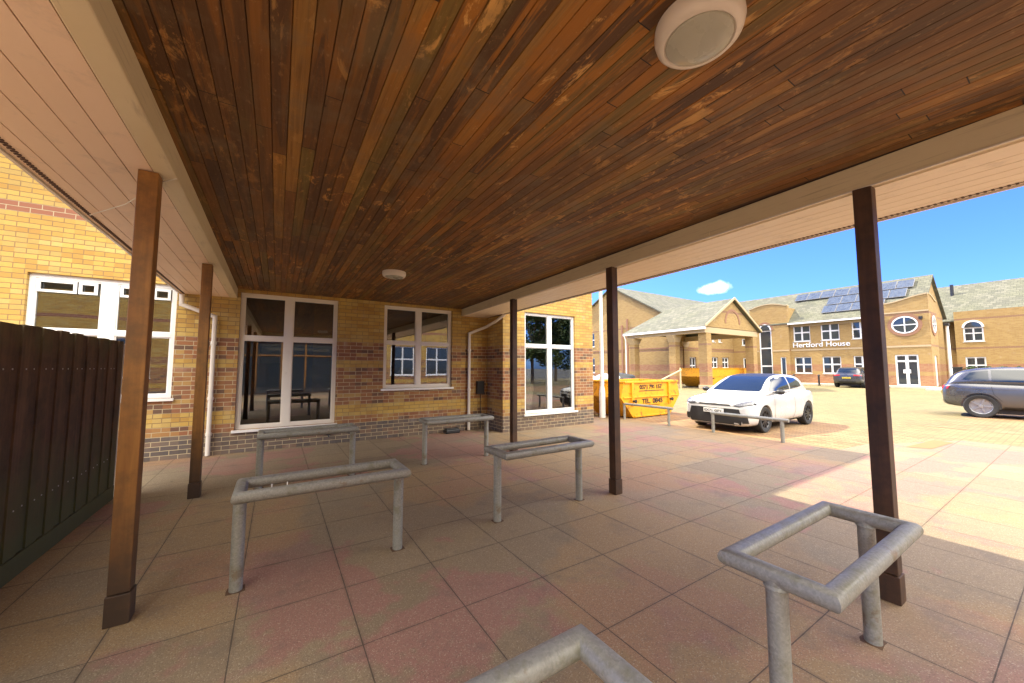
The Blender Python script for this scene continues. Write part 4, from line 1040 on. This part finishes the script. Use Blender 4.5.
def round_window(parent, axis, c, inward, u, z, ru, rz_, arch=None):
    T = lambda a, b, d: (P3(axis, c + inward * d, u + a, z + b))
    n = 40
    def ring(r0u, r0z, r1u, r1z, d0, d1, name, mat):
        mb = MB()
        for i in range(n):
            t0, t1 = 2 * math.pi * i / n, 2 * math.pi * (i + 1) / n
            q = [(r0u * math.cos(t0), r0z * math.sin(t0)), (r1u * math.cos(t0), r1z * math.sin(t0)), (r1u * math.cos(t1), r1z * math.sin(t1)), (r0u * math.cos(t1), r0z * math.sin(t1))]
            mb.prism([T(a, b, d0) for a, b in q], Vector(T(0, 0, d1)) - Vector(T(0, 0, d0)))
        return mb.build(name, mat, parent)
    o = ring(ru, rz_, ru + .22, rz_ + .22, -.05, -.002, 'brick_ring', M['brick_ring'])
    f = ring(ru - .09, rz_ - .09, ru, rz_, -.06, -.002, 'window', M['white'])
    mb = MB(); mb.prism([T((ru - .08) * math.cos(2*math.pi*i/n), (rz_ - .08) * math.sin(2*math.pi*i/n), -.03) for i in range(n)], Vector(T(0, 0, -.002)) - Vector(T(0, 0, -.03))); mb.build('pane', M['glass_dark'], f)
    mb = MB(); bx(mb, axis, c - inward * .055, c - inward * .032, u - .035, u + .035, z - rz_ + .05, z + rz_ - .05); bx(mb, axis, c - inward * .053, c - inward * .033, u - ru + .05, u + ru - .05, z - .035, z + .035); mb.build('glazing_bar', M['white'], f)
M['brick_ring'] = plain('red_brick_ring', (.27, .14, .08), .85, 0, .3, 9)
round_window(hh, 'X', TX, 1, 7.72, 4.78, .72, .66); round_window(hh, 'Y', 6.42, 1, 41.75, 4.78, .62, .66)
dw = window(hh, 'X', TX, 1, *dd, us=[(7.75, .14)], zs=[(2.0, .1)], fw=.09, glass='glass_dark', frame='white', sill=False, name='double_door')
mb = MB(); mb.box(TX - .035, TX - .012, 7.56, 7.72, 1.08, 1.36); mb.box(TX - .035, TX - .012, 7.80, 7.96, 1.08, 1.36); mb.build('door_notice', M['white'], dw)
window(hh, 'Y', 6.42, 1, 41.3, 42.2, .12, 2.4, us=[41.75], fw=.08, glass='glass_dark', frame='white', sill=False, name='door')
mb = MB(); mb.box(TX - .03, TX - .001, 6.43, 8.8, 3.06, 3.20); mb.box(TX - .03, TX - .001, 6.43, 8.8, 5.72, 5.82); mb.build('string_course', M['stone'], hh)
mb = MB(); mb.box(TX - .12, TX - .002, 6.75, 6.95, 5.15, 5.35); mb.build('floodlight', M['dark'], hh)
# stair tower with the tall arched window
T2 = 40.7
aw = (16.85, 17.95, .5, 5.15)
mb = MB(); wall(mb, 'X', T2, 15.4, 18.75, 0, 7.2, [(16.85, 17.95, .12, 5.15), (15.72, 16.18, .12, 2.5)], .3)
wall(mb, 'Y', 15.4, T2, 43.3, 0, 7.2, [], .3); wall(mb, 'Y', 18.75, T2, 43.3, 0, 7.2, [], .3, -1); wall(mb, 'X', 43.3, 15.7, 18.45, 5.8, 7.2, [], .2, -1)
cp = curved_top(mb, 'X', T2, 15.4, 18.75, 7.2, 7.38, 7.68); mb.build('tower_wall', M['brick_far'], hh); cp.build('coping', M['stone'], hh)
fw_ = window(hh, 'X', T2, 1, 16.85, 17.95, .12, 5.15, zs=[(1.65, .1), (3.4, .08)], fw=.09, glass='glass_dark', frame='white', sill=False, name='arched_window')
mb = MB(); n = 18; r = .55; cy = 17.4
for i in range(n):
    t0, t1 = math.pi * i / n, math.pi * (i+1) / n
    q = [(r * math.cos(t0), r * 1.15 * math.sin(t0)), ((r-.09) * math.cos(t0), (r-.09) * 1.15 * math.sin(t0)), ((r-.09) * math.cos(t1), (r-.09) * 1.15 * math.sin(t1)), (r * math.cos(t1), r * 1.15 * math.sin(t1))]
    mb.prism([(T2 - .05, cy + a, 5.15 + b) for a, b in q], (.046, 0, 0))
mb.build('arch_frame', M['white'], fw_)
mb = MB(); mb.prism([(T2 - .03, cy + (r - .08) * math.cos(math.pi*i/n), 5.15 + (r-.08) * 1.15 * math.sin(math.pi*i/n)) for i in range(n+1)], (.026, 0, 0)); mb.build('arch_pane', M['glass_dark'], fw_)
mb = MB()
for i in range(n):
    t0, t1 = math.pi * i / n, math.pi * (i+1) / n; r0, r1_ = r + .003, r + .2
    q = [(r0 * math.cos(t0), r0 * 1.15 * math.sin(t0)), (r1_ * math.cos(t0), r1_ * 1.12 * math.sin(t0)), (r1_ * math.cos(t1), r1_ * 1.12 * math.sin(t1)), (r0 * math.cos(t1), r0 * 1.15 * math.sin(t1))]
    mb.prism([(T2 - .03, cy + a, 5.15 + b) for a, b in q], (.028, 0, 0))
mb.build('brick_arch', M['brick_ring'], hh)
window(hh, 'X', T2, 1, 15.72, 16.18, .12, 2.5, fw=.06, glass='glass_dark', frame='white', sill=False, name='side_light')
mb = MB(); mb.box(T2 - .025, T2 - .001, 15.41, 16.8, 3.06, 3.2); mb.box(T2 - .025, T2 - .001, 18.0, 18.74, 3.06, 3.2); mb.build('string_course', M['stone'], hh)
mb = MB(); mb.rod((HX - .08, 18.95, .1), (HX - .08, 18.95, 5.6), .05, 10); mb.build('downpipe', M['white'], hh)
mb = MB(); slope(mb, 41.6, 6.15, 42.6, 7.04, 14.3, 15.0, .14); mb.build('rooflight', M['solar'], hh)

# ------------------------------------------------------------------ yellow gabled wing and brown link wall
yw = thing('gabled_wing', 'pale yellow brick wing with a broad gable and grey tiled roof behind the skips', 'building', (31, 28, 0))
mb = MB(); wall(mb, 'X', 31, 20.9, 35.5, 0, 6.1, [(31.05, 32.05, 3.9, 5.5), (31.05, 32.05, .9, 2.6), (33.2, 34.4, 3.9, 5.5), (33.2, 34.4, .9, 2.6)], .3)
mb.prism([(31, 20.9, 6.1), (31, 35.5, 6.1), (31, 28.2, 10.3)], (.3, 0, 0)); wall(mb, 'Y', 35.5, 31, 52, 0, 6.1, [], .3, -1)
lw = [(33.0, 34.05, .7, 2.5), (35.0, 35.7, .8, 2.5), (36.6, 37.9, 1.45, 2.55), (38.7, 40.0, 1.45, 2.55), (36.9, 37.5, 4.1, 4.6), (38.1, 38.7, 4.1, 4.6)]
wall(mb, 'Y', 20.6, 31, 41.0, 0, 6.1, lw, .3)
mb.build('wall', M['brick_far'], yw)
for a, b, c, d in lw: window(yw, 'Y', 20.6, 1, a, b, c, d, us=[(a + b) / 2] if b - a > .9 or d > 2.5 else [], zs=[c + (d - c) * .55] if d - c > 1 else [], fw=.07, mw=.08, glass='glass_dark', frame='white', recess=.11)
for a, b, c, d in ((31.05, 32.05, 3.9, 5.5), (31.05, 32.05, .9, 2.6), (33.2, 34.4, 3.9, 5.5), (33.2, 34.4, .9, 2.6)):
    window(yw, 'X', 31, 1, a, b, c, d, us=[(a + b) / 2], zs=[(c + d) / 2], fw=.07, mw=.08, glass='glass_dark', frame='white', recess=.11)
mb = MB()
def rslope(mb, y0, z0, y1, z1, xa, xb, th=.12): mb.prism([(xa, y0, z0), (xa, y1, z1), (xa, y1, z1 + th), (xa, y0, z0 + th)], (xb - xa, 0, 0))
rslope(mb, 20.3, 5.78, 28.2, 10.33, 30.75, 52); rslope(mb, 36.1, 5.78, 28.202, 10.33, 30.75, 52); mb.build('roof', M['roof2'], yw)
mb = MB(); mb.box(30.968, 30.999, 20.9, 35.5, 3.30, 3.42); mb.box(31.0, 40.99, 20.57, 20.599, 3.30, 3.42); mb.box(31.0, 40.99, 20.57, 20.599, 5.3, 5.42); mb.build('string_course', M['brick_ring'], yw)
mb = MB(); mb.box(30.9, 30.998, 26.8, 27.0, 0, 6.0); mb.box(30.9, 30.998, 26.1, 26.3, 0, 6.6); mb.build('downpipe', M['brick_ring'], yw)

# ------------------------------------------------------------------ porch (porte-cochere)
pc = thing('porch', 'brick-pillared drive-through porch with a pitched tiled roof and an arched motif in its gable', 'porch', (25.1, 14.5, 0))
PX0, PX1, PY0, PY1, ZE, ZA = 25.1, 32.6, 14.5, 21.3, 4.38, 6.6
mb = MB(); xm = (PX0 + PX1) / 2
A, B, C_, D_ = (PX0 - .25, PY0 - .2, ZE), (PX1 + .25, PY0 - .2, ZE), (PX1 + .25, PY1 + .25, ZE), (PX0 - .25, PY1 + .25, ZE)
E_, F_ = (xm, PY0 - .2, ZA + .12), (xm, PY1 - 1.7, ZA + .12)
def dn(p): return (p[0], p[1], p[2] - .10)
mb.quad(A, D_, F_, E_); mb.quad(B, C_, F_, E_); mb.bm.faces.new([mb.bm.verts.new(p) for p in (C_, D_, F_)])
mb.quad(dn(A), dn(D_), dn(F_), dn(E_)); mb.quad(dn(B), dn(C_), dn(F_), dn(E_)); mb.quad(A, E_, dn(E_), dn(A)); mb.quad(B, E_, dn(E_), dn(B)); mb.quad(A, D_, dn(D_), dn(A))
mb.build('roof', M['roof'], pc)
mb = MB(); mb.prism([(PX0, PY0, ZE + .02), (PX1, PY0, ZE + .02), (xm, PY0, ZA - .05)], (0, .3, 0)); mb.build('gable', M['brick_far'], pc)
mb = MB(); mb.prism([(PX0 - .25, PY0 - .21, ZE - .05), (xm, PY0 - .21, ZA + .02), (xm, PY0 - .21, ZA + .2), (PX0 - .25, PY0 - .21, ZE + .12)], (0, -.05, 0)); mb.prism([(PX1 + .25, PY0 - .21, ZE - .05), (xm + .001, PY0 - .21, ZA + .02), (xm + .001, PY0 - .21, ZA + .2), (PX1 + .25, PY0 - .21, ZE + .12)], (0, -.05, 0)); mb.build('bargeboard', M['stone'], pc)
mb = MB(); n = 16
for i in range(n):
    t0, t1 = math.pi * i / n, math.pi * (i+1) / n; r0, r1_ = .92, 1.10
    mb.prism([(xm + r * math.cos(t), PY0 - .03, 4.80 + r * math.sin(t)) for r, t in ((r0, t0), (r1_, t0), (r1_, t1), (r0, t1))], (0, .028, 0))
mb.build('arch_motif', M['brick_ring'], pc)
mb = MB(); mb.box(PX0 - .28, PX0 - .2, PY0 - .2, PY1 + .2, ZE - .2, ZE - .03); mb.build('gutter', M['white'], pc)
mb = MB(); mb.box(PX0, PX0 + .3, PY0, PY1, ZE - .42, ZE - .02); mb.box(PX0 + .3, PX1, PY0, PY0 + .3, ZE - .42, ZE - .02); mb.box(PX1 - .3, PX1, PY0 + .31, PY1, ZE - .42, ZE - .02); mb.build('lintel', M['stone'], pc)
def pillar(x, y, w, cap=True):
    mb = MB(); mb.box(x, x + w, y, y + w, 0, ZE - .43); p_ = mb.build('pillar', M['brick_far'], pc)
    mb = MB(); mb.box(x - .06, x + w + .06, y - .06, y + w + .06, 0, .28); mb.build('plinth', M['stone'], p_, bevel=.02)
    if cap:
        mb = MB(); mb.prism([(x, y - .005, ZE - .95), (x + w, y - .005, ZE - .95), (x + w + .35, y - .005, ZE - .45), (x - .35, y - .005, ZE - .45)], (0, w + .01, 0)); mb.build('capital', M['stone'], p_)
pillar(PX0 + .22, PY0 + .02, .60, False); pillar(PX1 - .72, PY0 + .02, .60, False); pillar(PX0 + .02, PY0 + 2.3, .55); pillar(PX0 + .02, PY1 - .75, .6); pillar(PX1 - .62, PY1 - .8, .6)
mb = MB(); mb.path([(PX0 - .24, PY1 + .1, ZE - .2), (PX0 - .1, PY1 + .05, ZE - .6), (PX0 - .1, PY1 + .05, .05)], .05, 10); mb.build('downpipe', M['white'], pc, smooth=True)

# far right building
fr_ = thing('far_building', 'distant yellow brick building with an arched window beyond the silver SUV', 'building', (50, 0, 0))
mb = MB(); wall(mb, 'X', 50, -14, 5.6, 0, 5.6, [(3.2, 4.6, .9, 2.4)], .3); wall(mb, 'X', 49.4, -2, 6.4, 0, 6.3, [(4.85, 5.95, .9, 2.4), (4.85, 5.95, 3.7, 4.9)], .3); wall(mb, 'Y', 6.4, 49.4, 51, 0, 6.3, [], .3, -1); wall(mb, 'Y', 5.6, 49.9, 60, 0, 5.6, [], .3, -1)
wall(mb, 'X', 51, 6.4, 9, 0, 6.0, [], .3)
mb.build('wall', M['brick_far'], fr_)
window(fr_, 'X', 49.4, 1, 4.85, 5.95, .9, 2.4, us=[5.4], zs=[1.7], fw=.08, glass='glass_dark', frame='white'); window(fr_, 'X', 49.4, 1, 4.85, 5.95, 3.7, 4.9, us=[5.4], zs=[4.4], fw=.08, glass='glass_dark', frame='white')
mb = MB(); cy = 5.4; r = .6
for i in range(n):
    t0, t1 = math.pi * i / n, math.pi * (i+1) / n
    mb.prism([(49.35, cy + rr * math.cos(t), 4.9 + rr * math.sin(t)) for rr, t in ((.46, t0), (r, t0), (r, t1), (.46, t1))], (.048, 0, 0))
f_ = mb.build('arch_frame', M['white'], fr_)
mb = MB(); mb.prism([(49.37, cy + .47 * math.cos(math.pi*i/n), 4.9 + .47 * math.sin(math.pi*i/n)) for i in range(n+1)], (.028, 0, 0)); mb.build('pane', M['glass_dark'], f_)
mb = MB(); slope(mb, 49.8, 5.5, 55, 9.3, -14, 9.2); slope(mb, 60.2, 5.5, 55.002, 9.3, -14, 9.2); mb.build('roof', M['roof'], fr_)
mb = MB(); mb.rod((53.5, 6.9, 8.2), (53.5, 6.9, 9.3), .12, 8); mb.build('roof_vent', M['dark'], fr_)

# bollards, hedge, railings, second lamp column
def bollard(x, y, lab, proto=None):
    t = thing('bollard', lab, 'bollard', (x, y, 0), 0, 'black bollards in front of the lettered building')
    mb = MB(); mb.lathe([(0, 0), (.10, 0), (.10, .06), (.065, .10), (.065, .78), (.085, .80), (.085, .86), (.05, .92), (0, .94)], 16); mb.build('post', M['dark'], t, smooth=True, local=True)
bollard(38.6, 14.4, 'black bollard left of the pair before the lower office windows'); bollard(38.6, 12.6, 'black bollard right of the pair, nearer the dark grey SUV')
lc2 = thing('lamp_column', 'slim white lamp column beyond the corner tower, above the silver SUV', 'lamp post', (46.0, 6.35, 0))
mb = MB(); mb.rod((46, 6.35, 0), (46, 6.35, 5.0), .13, 14, .09); mb.build('shaft', M['white'], lc2, smooth=True)
mb = MB(); mb.box(45.6, 46.15, 6.2, 6.5, 4.9, 5.1); mb.build('lantern', M['dark'], lc2, bevel=.03)
rl = thing('railings', 'black metal railings between the corner tower and the hedge', 'railings', (44.5, 6.0, 0))
mb = MB()
for i in range(26): mb.box(41.5 + i * .14, 41.53 + i * .14, 5.6, 5.63, .1, 1.5)
mb.build('bars', M['dark'], rl)
mb = MB(); mb.box(41.4, 45.2, 5.59, 5.64, 1.5, 1.56); mb.box(41.4, 45.2, 5.59, 5.64, .14, .2); mb.build('rail', M['dark'], rl)
def leaves(name, mat, parent, blobs, count, size, seed, local=False):
    rnd = random.Random(seed); mb = MB()
    for _ in range(count):
        c, r3 = rnd.choice(blobs)
        d = Vector((rnd.gauss(0, 1), rnd.gauss(0, 1), rnd.gauss(0, 1))).normalized() * rnd.uniform(.55, 1.0)
        p = Vector(c) + Vector((d.x * r3[0], d.y * r3[1], d.z * r3[2]))
        q = Vector((rnd.gauss(0, 1), rnd.gauss(0, 1), rnd.gauss(0, 1))).to_track_quat('Z', 'Y'); s_ = size * rnd.uniform(.6, 1.3)
        mb.quad(*[p + q @ Vector(v) * s_ for v in ((-1, 0, 0), (0, -.55, .15), (1, 0, 0), (0, .55, .15))])
    return mb.build(name, mat, parent, local=local)
hd = thing('hedge', 'clipped dark green hedge behind the silver SUV', 'hedge', (46, 3, 0))
leaves('foliage', M['leaf2'], hd, [((45.5 + .0 * i, 5.2 - i * .7, .95), (.5, .6, .65)) for i in range(12)], 9000, .09, 3)
# trees across the car park (they show mirrored in the bay window)
def tree(x, y, h, seed, lab, mat):
    t = thing('tree', lab, 'tree', (x, y, 0), 0, 'trees on the far side of the car park'); rnd = random.Random(seed)
    mb = MB(); mb.rod((x, y, 0), (x, y, h * .45), .18, 10, .11)
    blobs = []
    for i in range(12):
        a = rnd.uniform(0, 6.28); r = rnd.uniform(.1, .27) * h; z = h * rnd.uniform(.22, .86)
        c = (x + math.cos(a) * r, y + math.sin(a) * r, z); mb.rod((x, y, h * rnd.uniform(.25, .45)), c, .06, 6, .02)
        q = h * rnd.uniform(.11, .18); blobs.append((c, (q, q, q * .8)))
    mb.build('trunk', M['bark'], t, smooth=True); leaves('crown', mat, t, blobs, 9000, .16, seed)
tree(20, -13, 8.5, 1, 'broad green tree across the car park, mirrored in the bay window', M['leaf'])
tree(26, -17, 9.5, 2, 'taller dark green tree across the car park, mirrored in the bay window', M['leaf2'])
tree(15.5, -16, 8, 5, 'lower dark tree across the car park, mirrored in the bay window', M['leaf2'])

# ------------------------------------------------------------------ opposite school wing (behind the camera; seen mirrored in the windows)
ow = thing('opposite_wing', 'sunlit yellow brick school wing opposite, seen mirrored in the near windows', 'building', (0, -8, 0))
oh = []
for a in (-10, -6.8, 3.6, 6.2, 8.6): oh += [(a, a + 1.6, 1.0, 2.9)]
en = (-3.4, 2.9, .02, 3.2)  # unseen entrance, added so the tall near window mirrors something dark
mb = MB(); wall(mb, 'Y', -8, -13, 10.6, 0, 5.6, oh + [en], .3, -1); wall(mb, 'X', 10.6, -16, -8, 0, 5.6, [], .3, -1); wall(mb, 'X', -13, -16, -8, 0, 5.6, [], .3, 1); wall(mb, 'Y', -16, -13, 10.6, 0, 5.6, [], .3, 1)
mb.build('wall', M['brick'], ow)
for a, b, c, d in oh: window(ow, 'Y', -8, -1, a, b, c, d, us=[(a + b) / 2], zs=[2.05], glass='glass_dark', frame='white')
window(ow, 'Y', -8, -1, *en, us=[-2.2, -1.0, .2, 1.4], zs=[2.2], glass='glass_dark', frame='post', sill=False, name='added_dark_entrance', recess=.25)
mb = MB(); rslope(mb, -7.6, 5.5, -12, 8.6, -13.3, 10.9); rslope(mb, -16.4, 5.5, -12.002, 8.6, -13.3, 10.9); mb.build('roof', M['roof2'], ow)
